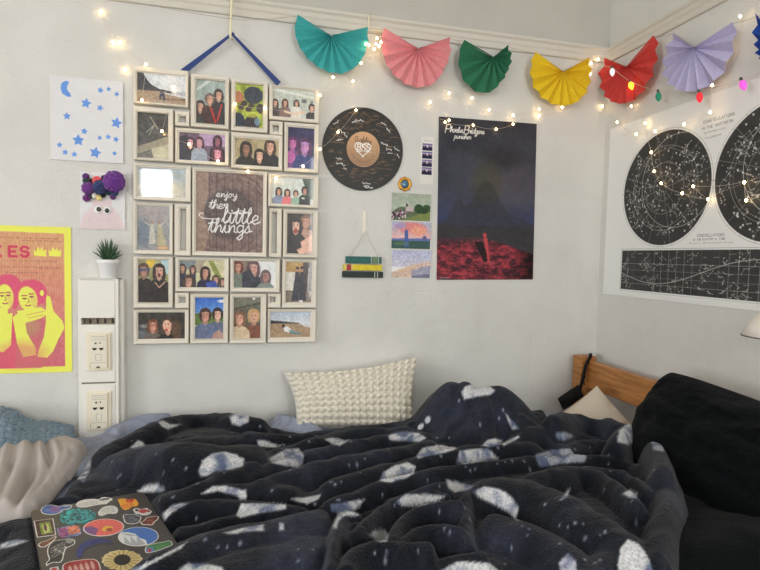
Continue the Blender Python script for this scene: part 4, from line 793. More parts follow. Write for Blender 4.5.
for (px0,py0,px1,py1) in ((86.5,332.5,111,370.5),(87,391.5,111.5,430)):
    a=hitY(px0,py0,-DF-.006); b=hitY(px1,py1,-DF-.006); yf=-DF-.002; w_=b.x-a.x; h_=a.z-b.z
    pl=MB().box((a.x,yf,b.z),(b.x,yf-.007,a.z)).build('outlet_plate',M['plate'],colm,bevel=.003)
    MB().box((a.x+.13*w_,yf-.007,b.z+.07*h_),(b.x-.14*w_,yf-.012,a.z-.04*h_)).build('insert',mat('insert_plastic',(214,208,192),rough=.3),pl,bevel=.001)
    mb=MB(); X=lambda u:a.x+u*w_; Z=lambda v:a.z-v*h_
    heart(mb,X(.35),Z(.42),.0068,yf-.0119); heart(mb,X(.63),Z(.42),.0068,yf-.0119); mb.box((X(.36),yf-.012,Z(.255)),(X(.44),yf-.0128,Z(.29))); mb.box((X(.55),yf-.012,Z(.25)),(X(.60),yf-.0128,Z(.28))); 
    mb.box((X(.43),yf-.012,Z(.875)),(X(.57),yf-.0128,Z(.91))); mb.box((X(.16),yf-.012,Z(.80)),(X(.17),yf-.0125,Z(.92)))
    mb.build('socket_openings',M['dark'],pl)
    mb=MB()
    for s_ in (.36,.46,.56,.66): mb.tube([(X(s_),yf-.0122,Z(.145)),(X(s_+.03),yf-.0122,Z(.13)),(X(s_+.06),yf-.0122,Z(.15))],.0005,n=4)
    mb.tube([(X(.25),yf-.012,Z(.10)),(X(.80),yf-.012,Z(.10)),(X(.80),yf-.012,Z(.19)),(X(.25),yf-.012,Z(.19)),(X(.25),yf-.012,Z(.10))],.0005,n=4); mb.tube([(X(.40),yf-.012,Z(.56)),(X(.62),yf-.012,Z(.56)),(X(.62),yf-.012,Z(.72)),(X(.40),yf-.012,Z(.72)),(X(.40),yf-.012,Z(.56))],.0006,n=4); mb.tube([(X(.17),yf-.012,Z(.78)),(X(.82),yf-.012,Z(.78))],.0006,n=4)
    mb.build('print',mat('grey_print',(140,135,125),rough=.5),pl)
# plant pot
pc=hitY(108,276,-.03); pz=cz
pot=empty('potted_succulent',(pc.x,-.03,pz),'small spiky green succulent in a white pot on top of the service column','potted plant')
rt_=(hitY(119,262,-.03).x-hitY(97.5,262,-.03).x)/2
MB().lathe((pc.x,-.03,pz),[(.001,.0005),(rt_*.72,.0005),(rt_*.76,.004),(rt_*.95,.048),(rt_*1.03,.050),(rt_*1.03,.062),(rt_*.93,.062),(rt_*.9,.052),(.001,.050)],32).build('pot',mat('white_ceramic',(226,226,222),rough=.3,gain=1.3),pot,smooth=True)
MB().lathe((pc.x,-.03,pz),[(rt_*.9,.050),(rt_*.5,.055),(.001,.057)],20).build('soil',mat('soil',(60,48,38),rough=.9,bump=.002),pot)
mb=MB(); rl=random.Random(4)
for k in range(30):
    a=k*2.4; tl=.15+.95*(k/30.0); L=.078*(1-.15*rl.random())*(.72+.28*(1-tl/1.1)); d=Vector((math.cos(a)*math.sin(tl),math.sin(a)*math.sin(tl)*.8,math.cos(tl)))
    b=Vector((pc.x,-.03,pz+.052)); pts=[b+d*L*f+Vector((0,0,-.012*f*f*math.sin(tl)))+Vector((0,0,.012*f)) for f in (0,.2,.45,.7,.9,1)]
    mb.tube(pts,[.004,.0062,.0058,.0042,.002,.0004],n=6,flat=.55)
mb.build('leaves',mat('succulent_green',(62,92,66),rough=.45,var=.2,scale=60,gain=1.1),pot,smooth=True)
# ------------------------------------------------------------------ fairy lights
M['led']=emat('warm_bulb',(255,214,150),LED); M['fw']=mat('fairy_wire',(190,180,165),rough=.4,metal=.3)
def strand(name,path,label,bulbs,group=None,off=.045):
    """path: list of (px,py,plane) the wire follows"""
    P=[(hitY(a,b,-o) if pl=='y' else hitX(a,b,-o)) for a,b,pl,o in path]
    root=empty(name,P[0],label,'string lights',group)
    pts=[]
    for a,b in zip(P[:-1],P[1:]):
        pts+=sag(a,b,min(.006,(b-a).length*.05),4)[:-1]
    pts.append(P[-1]); MB().tube(pts,.0005,n=5).build('wire',M['fw'],root)
    for i in bulbs:
        q=P[i]; r=.0039
        MB().ball((q.x,q.y-.001,q.z-.001),r,r,r*1.25,nu=10,nv=7).build('bulb',M['led'],root,smooth=True,origin=q)
    return root
def y_(pts,o=.03): return [(a,b,'y',o) for a,b in pts]
def x_(pts,o=.03): return [(a,b,'x',o) for a,b in pts]
allb=lambda p,skip=():[i for i in range(len(p)) if i not in skip]
p=y_([(75,1),(101,11),(113,42),(125,69)],.012); strand('fairy_lights',p,'fairy light wire with warm bulbs descending left of the photo collage',allb(p,(0,)))
p=y_([(96,2),(108,22),(120,42),(133,55)],.012)+y_([(146,64),(142,100),(173,87)],.045)+y_([(162,131),(189,144),(218,161),(248,171),(276,178)],.045)
strand('fairy_lights',p,'fairy light wire crossing the left photographs of the collage',allb(p,(0,1,3)))
p=y_([(205,93),(235,104),(265,108),(293,110),(320,95)],.045)+y_([(333,77),(332,62),(353,81)],.03)+y_([(361,63),(369,45),(376,44),(379,46)],.05)
strand('fairy_lights',p,'fairy light wire from the collage top up to the turquoise fan',allb(p,(0,3,6)))
p=y_([(299,165),(303,166),(320,149)],.045)+y_([(338,132),(356,110)],.02)+y_([(400,88),(430,102)],.02)+y_([(424,84),(449,93),(472,98),(489,110),(513,115),(539,109),(562,107),(575,88),(590,74),(591,63),(598,59)],.02)
strand('fairy_lights',p,'long fairy light wire looping below the pink, green and yellow fans',allb(p,(0,5,7,14)))
p=y_([(440,119),(449,120),(445,122),(473,125),(496,129),(513,124),(521,120),(539,116),(558,112)],.012)
strand('fairy_lights',p,'fairy light wire lying across the top of the dark poster',allb(p,(0,8,6)))
p=x_([(600,62),(598,80),(602,106),(617,122),(636,134),(655,131),(684,124),(710,112),(712,85),(724,50),(736,22),(740,16)],.03)
strand('fairy_lights',p,'fairy light wire along the top of the star map to the lilac fan',allb(p,(0,1,10)))
p=x_([(618,62),(628,90),(631,106),(640,112),(645,123),(651,152),(654,171),(661,183),(682,193),(708,199),(693,186),(744,182),(746,200),(775,190)],.02)
strand('fairy_lights',p,'fairy light wire hanging across the two star map circles',allb(p,(0,1,3,13)))
# bright cluster
p=y_([(366,44),(374,49),(381,42),(377,38)],.05); strand('fairy_lights',p,'bright knot of fairy bulbs between the turquoise and pink fans',allb(p))
# coloured bulbs
cols=[((612,74),(205,210,215),'x',.8,'clear'),((630,88),(250,150,40),'x',3.5,'orange'),((658,98),(30,120,90),'x',.25,'green'),((699,98),(225,40,50),'x',.5,'red'),((741,86),(215,80,190),'x',.7,'pink')]
xb=[(598,64)]+[(a[0],a[1]-7) for a,_,_,_,_ in cols]+[(775,66)]
P=[hitX(a,b,-.055) for a,b in xb]
root=empty('coloured_bulb_string',P[0],'string of five large coloured bulbs, clear to pink, sagging across the right wall','string lights')
pts=[]
for a,b in zip(P[:-1],P[1:]): pts+=sag(a,b,.004,5)[:-1]
pts.append(P[-1]); MB().tube(pts,.0009,n=5).build('wire',M['fw'],root)
M['sock']=mat('bulb_socket',(70,75,70),rough=.5)
for i,(pp_,colr,pl,e,nm) in enumerate(cols):
    q=P[i+1]; tl=Matrix.Rotation(R(-22 if nm in('orange','pink') else -10),3,'X'); r=.0095
    mb=MB(); prof_=[(.0035,-.006),(.0075,-.010),(.0098,-.018),(.0092,-.026),(.0055,-.034),(.0006,-.040)]
    vs=[];fs=[];n=16
    for rr_,z in prof_:
        for k in range(n): a=2*math.pi*k/n; v=tl@Vector((rr_*math.cos(a),rr_*math.sin(a),z)); vs.append(q+v)
    for j in range(len(prof_)-1):
        for k in range(n): fs.append((j*n+k,(j+1)*n+k,(j+1)*n+(k+1)%n,j*n+(k+1)%n))
    mb.add(vs,fs); b_=mb.build('bulb',emat('bulb_'+nm,colr,e,base=colr),root,smooth=True,origin=q); b_['label']=nm+' bulb'
    MB().tube([q+tl@Vector((0,0,.004)),q+tl@Vector((0,0,-.008))],.0042,n=12).build('socket',M['sock'],root,origin=q)
    MB().ball(q+tl@Vector((-.004,0,-.016)),.0035).build('filament',M['led'],b_,smooth=True,origin=q)
# ------------------------------------------------------------------ lamp shade at the right edge
lc=hitX(783,330,-.11)
lp=empty('wall_lamp',(0,lc.y,lc.z),'white lampshade rim just entering the photo at the right edge below the star map','lamp')
mb=MB().lathe((lc.x,lc.y,lc.z),[(.03,.07),(.075,.01),(.088,-.018),(.086,-.019),(.072,.008),(.028,.067)],32); mb.build('lamp_shade',mat('white_shade',(215,210,200),rough=.6),lp,smooth=True)
mb=MB().lathe((lc.x,lc.y,lc.z),[(.0885,-.0175),(.0895,-.021),(.086,-.021),(.086,-.0175)],32); mb.build('shade_rim',mat('shade_rim',(110,100,90),rough=.5),lp,smooth=True)
MB().tube([(lc.x,lc.y,lc.z+.06),(lc.x,lc.y,lc.z+.1),(-.004,lc.y,lc.z+.11)],.006).build('arm',M['sock'],lp); 
MB().box((-.012,lc.y-.03,lc.z+.08),(-.001,lc.y+.03,lc.z+.14)).build('wall_plate',M['sock'],lp,bevel=.002)
# ------------------------------------------------------------------ bed
MT=.735      # mattress top
M['oak']=None
def woodmat():
    m=mat('honey_wood',(176,112,58),rough=.4,gain=1.2); nt=m.node_tree; b=nt.nodes['Principled BSDF']; lk=nt.links.new
    g=nt.nodes.new('ShaderNodeNewGeometry'); mp=nt.nodes.new('ShaderNodeMapping'); mp.inputs['Scale'].default_value=(60,5,60); lk(g.outputs['Position'],mp.inputs[0])
    n=nt.nodes.new('ShaderNodeTexNoise'); n.inputs['Scale'].default_value=1.4; n.inputs['Detail'].default_value=6; lk(mp.outputs[0],n.inputs['Vector'])
    cr=nt.nodes.new('ShaderNodeValToRGB'); cr.color_ramp.elements[0].position=.3; cr.color_ramp.elements[1].position=.7
    cr.color_ramp.elements[0].color=L4((142,92,48),1.2); cr.color_ramp.elements[1].color=L4((186,128,74),1.2); lk(n.outputs['Fac'],cr.inputs[0]); lk(cr.outputs[0],b.inputs['Base Color']); return m
M['oak']=woodmat(); M['sheet']=mat('black_sheet',(20,20,24),rough=.8,sheen=.2)
YF=-1.14     # front edge of the bed
bed=empty('bed',(-1.0,-.55,0),'honey wood bed along the wall with its headboard in the corner','bed')
hx=-.055; pf=hitY(584,357,-.05)
ztop=hitX(584,357,-.115).z
MB().box((-.125,-.025,0),(-.055,-.085,ztop)).build('headboard_post',M['oak'],bed,bevel=.004)
MB().box((-.125,YF,0),(-.055,YF+.06,ztop)).build('headboard_post',M['oak'],bed,bevel=.004)
zt=hitX(620,370.5,-.09).z; zb=hitX(600,392,-.09).z
MB().box((-.095,-.085,zb),(-.065,YF+.06,zt)).build('headboard_board',M['oak'],bed,bevel=.004)
MB().box((-.095,-.085,.40),(-.065,YF+.06,.52)).build('headboard_board',M['oak'],bed,bevel=.004)
for y in (-.03,YF+.005): MB().box((-2.75,y-.025,.40),(-.10,y,.52)).build('side_rail',M['oak'],bed,bevel=.003)
for y in (-.03,YF+.04): MB().box((-2.75,y-.05,0),(-2.68,y,.74)).build('leg',M['oak'],bed,bevel=.003)
MB().box((-2.68,YF+.02,.44),(-.13,-.06,.46)).build('slat_base',M['oak'],bed)
mt_=MB().box((-2.67,YF+.03,.461),(-.135,-.03,MT-.005)).build('mattress',mat('blue_grey_sheet',(150,158,180),rough=.8,bump=.002,scale=30,var=.1),bevel=.03)
tag(mt_,'mattress under pale blue bedding on the wooden bed','mattress')
# ------------------------------------------------------------------ cloth by height field
def dens(pts,n): 
    out=[]
    for a,b in zip(pts[:-1],pts[1:]):
        for i in range(n): out.append(tuple(np.array(a)*(1-i/n)+np.array(b)*i/n))
    out.append(tuple(pts[-1])); return out
def smooth_poly(pts,it=2):
    P=[np.array(p,float) for p in pts]
    for _ in range(it):
        Q=[P[0]]
        for a,b in zip(P[:-1],P[1:]): Q+= [a*.75+b*.25,a*.25+b*.75]
        Q.append(P[-1]); P=Q
    return [tuple(p) for p in P]
class Field:
    """height field over a region of the bed; ridges are fold crests"""
    def __init__(s,x0,x1,y0,y1,step,base):
        s.xs=np.arange(x0,x1,step); s.ys=np.arange(y0,y1,step); s.X,s.Y=np.meshgrid(s.xs,s.ys); s.base=base
        s.E=base(s.X,s.Y); s.Hr=np.zeros_like(s.E)
    def ridge(s,px,h,w,asym=1.0,blend=.006,base=None,taper=.15):
        e=s.base; pts=[]
        for a,b in smooth_poly(px):
            z=.78
            for _ in range(6):
                q=hitZ(a,b,z); z=.5*z+.5*(float(e(np.array(q.x),np.array(q.y)))+.85*h)
            pts.append((q.x,q.y))
        X,Y=s.X,s.Y; xs=[p[0] for p in pts]; ys=[p[1] for p in pts]
        sl=np.where((X>min(xs)-w*1.3)&(X<max(xs)+w*1.3)&(Y>min(ys)-w*1.3)&(Y<max(ys)+w*1.3))
        if len(sl[0])==0: return
        x=X[sl];y=Y[sl]; d=np.full(x.shape,1e9); t_=np.zeros(x.shape); n=len(pts)-1
        for i,((x0,y0),(x1,y1)) in enumerate(zip(pts[:-1],pts[1:])):
            dx,dy=x1-x0,y1-y0; l=dx*dx+dy*dy+1e-12; t=np.clip(((x-x0)*dx+(y-y0)*dy)/l,0,1)
            dd=np.hypot(x-x0-t*dx,y-y0-t*dy); k=dd<d; d=np.where(k,dd,d); t_=np.where(k,(i+t)/n,t_)
        w_=w*(1+.22*(fbm(x*9,y*9,int(w*999))-.5)*2)
        q=np.clip(1-(d/w_)**2,0,1); f=np.sqrt(q)*.55+q*.45
        tp=np.clip(np.minimum(t_,1-t_)/taper,0,1); tp=np.sin(tp*math.pi/2)*.75+.25
        v=h*f*tp; cur=s.Hr[sl]; k=blend; m=np.maximum(cur,v); s.Hr[sl]=m+k*.25*np.clip(1-np.abs(cur-v)/k,0,1)**2*(cur>0)*(v>0)
    def z(s): return s.E+s.Hr
def outline_world(px,z=.76): return [(lambda q:(q.x,q.y))(hitZ(a,b,z)) for a,b in px]
def blur(A,n):
    for _ in range(n):
        A=np.pad(A,1,mode='edge'); A=(A[1:-1,1:-1]*4+A[:-2,1:-1]*2+A[2:,1:-1]*2+A[1:-1,:-2]*2+A[1:-1,2:]*2+A[:-2,:-2]+A[2:,2:]+A[:-2,2:]+A[2:,:-2])/16
    return A
def cloth(name,fld,Z,region,edge,mt,paint,base_drop,parent=None,thick=.006):
    X,Y=fld.X,fld.Y; ins=inpoly(X.ravel(),Y.ravel(),region).reshape(X.shape)
    d=segdist(X.ravel(),Y.ravel(),list(region)+[region[0]]).reshape(X.shape)
    f=np.clip(d/edge,0,1); prof_=np.sqrt(np.clip(1-(1-f)**2,0,1)); floor_=base_drop(X,Y); Z=floor_+(Z-floor_)*np.where(ins,prof_,0)
    ny,nx=X.shape; idx=np.arange(nx*ny).reshape(ny,nx); q=np.stack([idx[:-1,:-1],idx[:-1,1:],idx[1:,1:],idx[1:,:-1]],-1).reshape(-1,4)
    keep=ins.ravel()[q].any(1); q=q[keep]; used=np.unique(q); mp=-np.ones(nx*ny,int); mp[used]=np.arange(len(used)); q=mp[q]
    P=np.stack([X.ravel(),Y.ravel(),Z.ravel()],1)[used]; c=paint(P,fld)
    # underside
    n0=len(P); B=P.copy(); B[:,2]-=thick
    e=np.concatenate([q[:,[0,1]],q[:,[1,2]],q[:,[2,3]],q[:,[3,0]]]); key=np.sort(e,1); kk=key[:,0].astype(np.int64)*(n0+1)+key[:,1]
    un,inv,cnt=np.unique(kk,return_inverse=True,return_counts=True); be=e[cnt[inv]==1]
    faces=q.tolist()+[[a[0],a[0]+n0,a[1]+n0,a[1]] for a in be.tolist()]+(q[:,::-1]+n0).tolist()
    o=np.array([P[:,0].mean(),P[:,1].mean(),MT])
    me=bpy.data.meshes.new(name); me.from_pydata((np.vstack([P,B])-o).tolist(),[],faces); me.update(); setpaint(me,np.vstack([c,c])); me.materials.append(mt)
    me.polygons.foreach_set('use_smooth',[True]*len(me.polygons)); ob=bpy.data.objects.new(name,me); COL.objects.link(ob); ob.location=Vector(o); return ob,Z
def gauss(X,Y,c,rx,ry,rot=0):
    a,b=math.cos(R(rot)),math.sin(R(rot)); u=((X-c[0])*a+(Y-c[1])*b)/rx; v=(-(X-c[0])*b+(Y-c[1])*a)/ry; return np.exp(-(u*u+v*v))
def W(px,py,z=.78): q=hitZ(px,py,z); return (q.x,q.y)
# --- moon blanket
cm=W(482,408,.86); cl_=W(205,430,.80); cfl=W(265,555,.80); crt=W(590,500,.82)
def baseB(X,Y):
    z=MT+.012+.150*gauss(X,Y,W(444,405,.86),.095,.10)+.178*gauss(X,Y,W(500,408,.86),.145,.11)+.035*gauss(X,Y,W(425,402,.84),.06,.07)+.045*gauss(X,Y,cl_,.22,.12)+.045*gauss(X,Y,W(180,470),.16,.1)+.05*gauss(X,Y,crt,.26,.28)+.02*gauss(X,Y,cfl,.25,.12)
    z=z+.025*gauss(X,Y,W(400,470),.4,.2)
    lt=laptop_flat(X,Y); z=z*(1-lt)+(MT+.012)*lt
    return z
LAPZ=MT+.046
L0=hitZ(31,510.5,LAPZ); nL=Vector((.06,.04,1)).normalized()
def hitL(a,b): r=ray(a,b); return CAM+r*((L0-CAM).dot(nL)/r.dot(nL))
Lq=[hitL(a,b) for a,b in ((31,510.5),(143,491.5),(178,543),(42,570))]
e1=(Lq[1]-Lq[0]); Lw=e1.length; e1.normalize(); e2=e1.cross(nL).normalized()
if e2.dot(Lq[3]-Lq[0])<0: e2=-e2
Lh=.33
def laptop_flat(X,Y):
    u=(X-Lq[0].x)*e1.x+(Y-Lq[0].y)*e1.y; v=(X-Lq[0].x)*e2.x+(Y-Lq[0].y)*e2.y
    du=np.maximum(np.maximum(-u,u-Lw),0); dv=np.maximum(np.maximum(-v,v-Lh),0); return np.clip(1-np.hypot(du,dv)/.05,0,1)
B=Field(-2.6,-.10,-1.20,-.035,.0031,baseB)
RG=[
([(92,456),(130,437),(165,421),(200,414),(240,419),(270,421)],.05,.055),
([(105,462),(140,450),(180,450),(230,452),(270,450)],.055,.085),
([(205,415),(240,418),(255,412),(275,414)],.03,.03),
([(240,433),(300,437),(370,425),(410,424)],.030,.035),
([(245,466),(290,446),(325,436),(365,429),(412,430)],.034,.035),
([(240,480),(290,457),(340,445),(400,433),(430,436)],.034,.032),
([(248,488),(290,474),(330,462),(400,449),(440,440)],.045,.040),
([(320,485),(360,475),(410,460),(455,449),(505,445),(545,446)],.040,.034),
([(320,503),(360,491),(410,476),(460,464),(510,461),(570,456)],.034,.030),
([(150,503),(200,489),(235,470),(262,463)],.045,.040),
([(150,500),(200,491),(245,487),(300,490)],.035,.040),
([(160,516),(190,503),(250,502),(310,508)],.035,.032),
([(172,531),(215,521),(262,509),(300,506)],.030,.030),
([(130,574),(188,544),(232,532),(268,528),(300,519),(335,516)],.055,.06),
([(200,580),(240,556),(300,540),(330,550)],.03,.07),
([(330,575),(334,545),(337,523),(349,513),(362,517)],.055,.018),
([(347,548),(345,532),(352,524),(366,530),(372,545)],.040,.020),
([(352,540),(372,517),(392,502),(420,491),(452,482)],.050,.026),
([(384,503),(402,497),(430,494),(452,498)],.04,.02),
([(394,548),(395,527),(410,513),(440,506),(468,505)],.055,.026),
([(399,562),(406,538),(424,527),(452,530),(468,535)],.055,.028),
([(345,575),(350,556),(375,547),(408,546),(438,549)],.060,.034),
([(425,575),(450,560),(490,556)],.03,.03),
([(470,490),(500,482),(540,489),(575,508),(610,530),(640,556)],.050,.060),
([(467,492),(465,515),(466,545)],.035,.02),
([(515,484),(555,471),(590,471),(620,488),(645,512)],.05,.030),
([(545,478),(590,469),(625,474),(655,498)],.045,.030),
([(560,458),(600,456),(640,465),(658,490)],.045,.03),
([(480,520),(530,530),(575,555),(590,575)],.035,.05),
([(600,580),(615,548),(640,545),(655,575)],.035,.05),
([(560,447),(600,440),(630,446)],.035,.035),
([(446,440),(454,426),(470,414),(495,410),(520,413)],.014,.022),
([(455,442),(480,421),(512,418),(545,432)],.024,.028),
([(500,446),(530,434),(556,431),(606,440)],.035,.028),
([(616,440),(630,428),(646,430),(658,452),(668,485),(672,520),(668,560),(662,590)],.055,.050),
([(552,424),(575,416),(600,418),(625,430),(640,430)],.085,.05),
([(612,444),(628,428),(646,430),(658,450),(666,480)],.10,.045),
([(0,530),(20,520),(30,545),(28,575)],.02,.05),
([(60,500),(75,475),(92,455)],.02,.04),
]
for r_ in RG: B.ridge(*r_)
Zb=B.z()
lt=laptop_flat(B.X,B.Y)
Xn,Yn=B.X,B.Y
wr=(fbm(Xn*7+fbm(Xn*4,Yn*4,3)*2,Yn*16,21)-.5)*.016+(fbm(Xn*22,Yn*38,5)-.5)*.009
Zb=Zb+wr*(1-.9*lt)
Zb=np.where(lt>.98,np.minimum(Zb,MT+.022),Zb)
# the fold that laps over the near corner of the laptop
Zb=blur(Zb,2)
regB=outline_world([(60,490),(88,455),(135,431),(168,414),(200,408),(245,410),(285,424),(390,420),(412,392),(440,381),(500,381),(530,396),(556,424),(600,432),(640,412),(668,428),(686,470),(694,520),(690,600),(400,760),(-260,700),(-260,540),(20,505)],.77)
def yclamp(poly,y1=-.04): return [(x,min(y,y1)) for x,y in poly]
regB=yclamp(regB); regB=[(max(x,-2.58),max(y,-1.19)) for x,y in regB]
def march(px,py,fld,Z):
    r=ray(px,py).normalized(); t=np.arange(.5,3.2,.003); P=np.array(CAM)[None]+t[:,None]*np.array(r)[None]
    ix=((P[:,0]-fld.xs[0])/(fld.xs[1]-fld.xs[0])).astype(int); iy=((P[:,1]-fld.ys[0])/(fld.ys[1]-fld.ys[0])).astype(int)
    ok=(ix>=0)&(ix<len(fld.xs))&(iy>=0)&(iy<len(fld.ys)); z=np.where(ok,Z[np.clip(iy,0,len(fld.ys)-1),np.clip(ix,0,len(fld.xs)-1)],-9)
    k=np.where(P[:,2]<z)[0]; return P[k[0]] if len(k) else None
MO=[
[(157,421),(163,420),(170,424),(182,424),(168,430),(162,427)],[(130,447),(138,440),(143,442),(146,446),(133,449)],
[(198,470),(203,460),(212,453),(224,451),(236,454),(244,460),(243,466),(230,470),(215,472),(205,477),(200,476)],
[(136,491),(147,485),(158,484),(166,490),(160,492),(140,493)],
[(200,494),(212,486),(225,485),(240,489),(247,497),(246,501),(235,495),(218,491),(205,494)],
[(162,514),(170,506),(180,503),(190,503),(180,508),(172,513),(165,520)],
[(236,515),(241,503),(262,503),(286,504),(287,509),(262,513),(240,518)],
[(229,416),(238,412),(250,414),(249,422),(240,426),(232,424)],
[(257,440),(265,440),(278,445),(290,444),(275,448),(258,447)],
[(268,459),(285,449),(299,448),(304,455),(303,464),(298,468),(285,466),(272,463)],
[(324,439),(332,437),(345,440),(350,440),(340,446),(332,444)],
[(240,457),(244,458),(243,466),(238,468)],[(238,491),(246,489),(247,498),(240,501)],
[(290,498),(305,497),(322,494),(318,500),(308,504),(298,502)],
[(330,504),(345,502),(366,499),(356,510),(340,513),(331,512)],
[(388,436),(395,432),(408,431),(420,433),(427,438),(420,442),(405,441),(390,440)],
[(379,481),(383,472),(395,465),(408,462),(416,466),(415,473),(405,479),(390,483)],
[(416,456),(422,448),(440,444),(453,441),(457,449),(445,453),(430,456),(418,459)],
[(456,463),(459,451),(470,449),(488,448),(499,459),(485,461),(465,464)],
[(481,446),(487,440),(495,438),(503,440),(500,445),(490,447)],[(500,444),(519,435),(520,438),(504,446)],
[(461,392),(465,386),(475,383),(490,386),(496,391),(490,395),(475,397),(464,400)],
[(505,413),(512,420),(520,429),(513,430),(509,424)],
[(446,480),(455,481),(475,486),(470,490),(455,493),(448,488)],
[(395,502),(405,494),(425,494),(446,496),(435,502),(420,506),(402,506)],
[(369,535),(375,530),(385,529),(389,535),(387,542),(376,541)],
[(332,526),(338,513),(350,510),(361,515),(345,516),(339,521),(336,530)],[(279,522),(284,523),(284,531),(279,531)],
[(472,491),(485,486),(500,489),(512,497),(519,508),(516,520),(508,512),(495,505),(480,498)],
[(618,562),(620,548),(628,539),(638,543),(646,552),(654,572),(618,572)],
[(534,455),(550,450),(570,448),(587,455),(585,462),(560,464),(540,468)],
[(555,433),(565,432),(575,436),(564,441),(558,439)],
[(617,442),(619,430),(628,423),(640,426),(634,430),(640,440),(628,445)],
[(650,438),(658,435),(665,444),(664,452),(653,450)],[(621,494),(630,489),(638,493),(637,499),(628,497)],[(558,501),(571,487),(567,498)],
[(558,562),(568,553),(576,560),(578,574),(562,574)],[(178,570),(188,563),(205,563),(222,567),(227,576),(178,580)],
[(222,533),(240,528),(264,524),(264,531),(245,532),(232,534)],
[(120,574),(150,561),(188,541),(181,549),(150,565),(125,580)],[(0,544),(18,539),(29,541),(15,546),(0,549)],
[(71,478),(78,462),(91,451),(91,468),(84,483),(76,478)],[(438,572),(458,561),(490,563),(502,573),(500,580),(440,580)],
[(-5,512),(8,509),(16,517),(6,521)],
]
def paintB(P,fld):
    px,py=proj(P); c=np.tile(np.array([24,27,35.]),(len(P),1))
    x,y=P[:,0],P[:,1]; n=fbm(x*6,y*9,31); m=np.clip((n-.45)*3.2,0,1)[:,None]; c=c*(1-m*.6)+np.array([[62,67,84.]])*m*.6
    c=c+((fbm(x*60,y*60,8)-.5)*22)[:,None]
    rr=random.Random(2)
    spots=[(173,462),(219,462),(186,471),(173,498),(197,484),(309,442),(296,455),(357,466),(351,442),(272,491),(331,482),(335,485),(421,427),(480,426),(499,420),(530,471),(498,448),(512,462),(524,462),(575,450),(470,519),(518,520),(545,505),(605,533),(648,478),(654,471),(640,455),(585,560),(595,563),(266,414),(260,427),(290,437),(315,506),(339,500),(430,399),(437,438),(459,402),(503,411),(441,457),(250,508),(205,540),(240,545),(290,470),(560,544),(585,540),(575,525),(600,560),(635,566)]
    for i,(a,b) in enumerate(spots+[(rr.uniform(100,660),rr.uniform(430,565)) for _ in range(90)]):
        q=march(a,b,fld,ZB_FINAL)
        if q is None: continue
        d=np.hypot(P[:,0]-q[0],P[:,1]-q[1]); s=.0042 if i<48 else .0026; k=np.clip(1.3-d/s,0,1)[:,None]*.8; c=c*(1-k)+np.array([[165,170,190.]])*k
    for (a,b,r) in ((428,420,4.2),(421,427,4.2)):
        q=march(a,b,fld,ZB_FINAL)
        if q is not None: k=np.clip((.014-np.linalg.norm(P-q,axis=1))/.004,0,1)[:,None]; c=c*(1-k)+np.array([[205,208,218.]])*k
    for i,poly in enumerate(MO):
        cx=sum(p[0] for p in poly)/len(poly); cy=sum(p[1] for p in poly)/len(poly); q=march(cx,cy,fld,ZB_FINAL)
        if q is None: continue
        r=np.hypot(P[:,0]-q[0],P[:,1]-q[1]); k=np.where((r<.13))[0]
        jx=(fbm(px[k]*.45,py[k]*.45,4)-.5)*2.6; jy=(fbm(px[k]*.45,py[k]*.45,14)-.5)*2.0
        ins=inpoly(px[k]+jx,py[k]+jy,poly); d=segdist(px[k],py[k],poly+[poly[0]]); a=np.where(ins,np.clip(.45+d/2.2,0,1),np.clip(.35-d/3.0,0,1)*.8)[:,None]
        cr=fbm(P[k,0]*26,P[k,1]*30,60+i); cr2=fbm(P[k,0]*90,P[k,1]*90,6); t=np.clip((cr-.50)*4.5+(cr2-.5)*.8,0,1)[:,None]
        if i in (30,33): t=np.clip(t+.35,0,1)
        mc=np.array([[206,207,210.]])*(1-t)+np.array([[98,110,138.]])*t
        ii=np.clip(((P[k,0]-fld.xs[0])/(fld.xs[1]-fld.xs[0])).round().astype(int),0,len(fld.xs)-1); jj=np.clip(((P[k,1]-fld.ys[0])/(fld.ys[1]-fld.ys[0])).round().astype(int),0,len(fld.ys)-1)
        vd=np.array(CAM)[None]-P[k]; vd/=np.linalg.norm(vd,axis=1)[:,None]; nn_=np.stack([-GX[jj,ii],-GY[jj,ii],np.ones(len(k))],1); nn_/=np.linalg.norm(nn_,axis=1)[:,None]; a=a*np.clip(((nn_*vd).sum(1)-.02)/.12,0,1)[:,None]
        if i in (36,): mc=mc*.7+np.array([[150,150,190.]])*.3
        c[k]=c[k]*(1-a)+mc*a
    return c
def dropB(X,Y): return MT+.001+0*X
M['plush']=mat('plush_blanket',None,rough=.95,spec=.1,sheen=.14,bump=.0036,scale=210,var=.3,vcol=True,detail=3)
ZB_FINAL=Zb
GY,GX=np.gradient(Zb,B.ys[1]-B.ys[0],B.xs[1]-B.xs[0])
X_,Y_=B.X,B.Y
blk,ZB2=cloth('moon_blanket',B,Zb,regB,.05,M['plush'],paintB,dropB,thick=.004)
tag(blk,'dark navy plush blanket printed with moons and stars, crumpled over the whole bed','blanket')
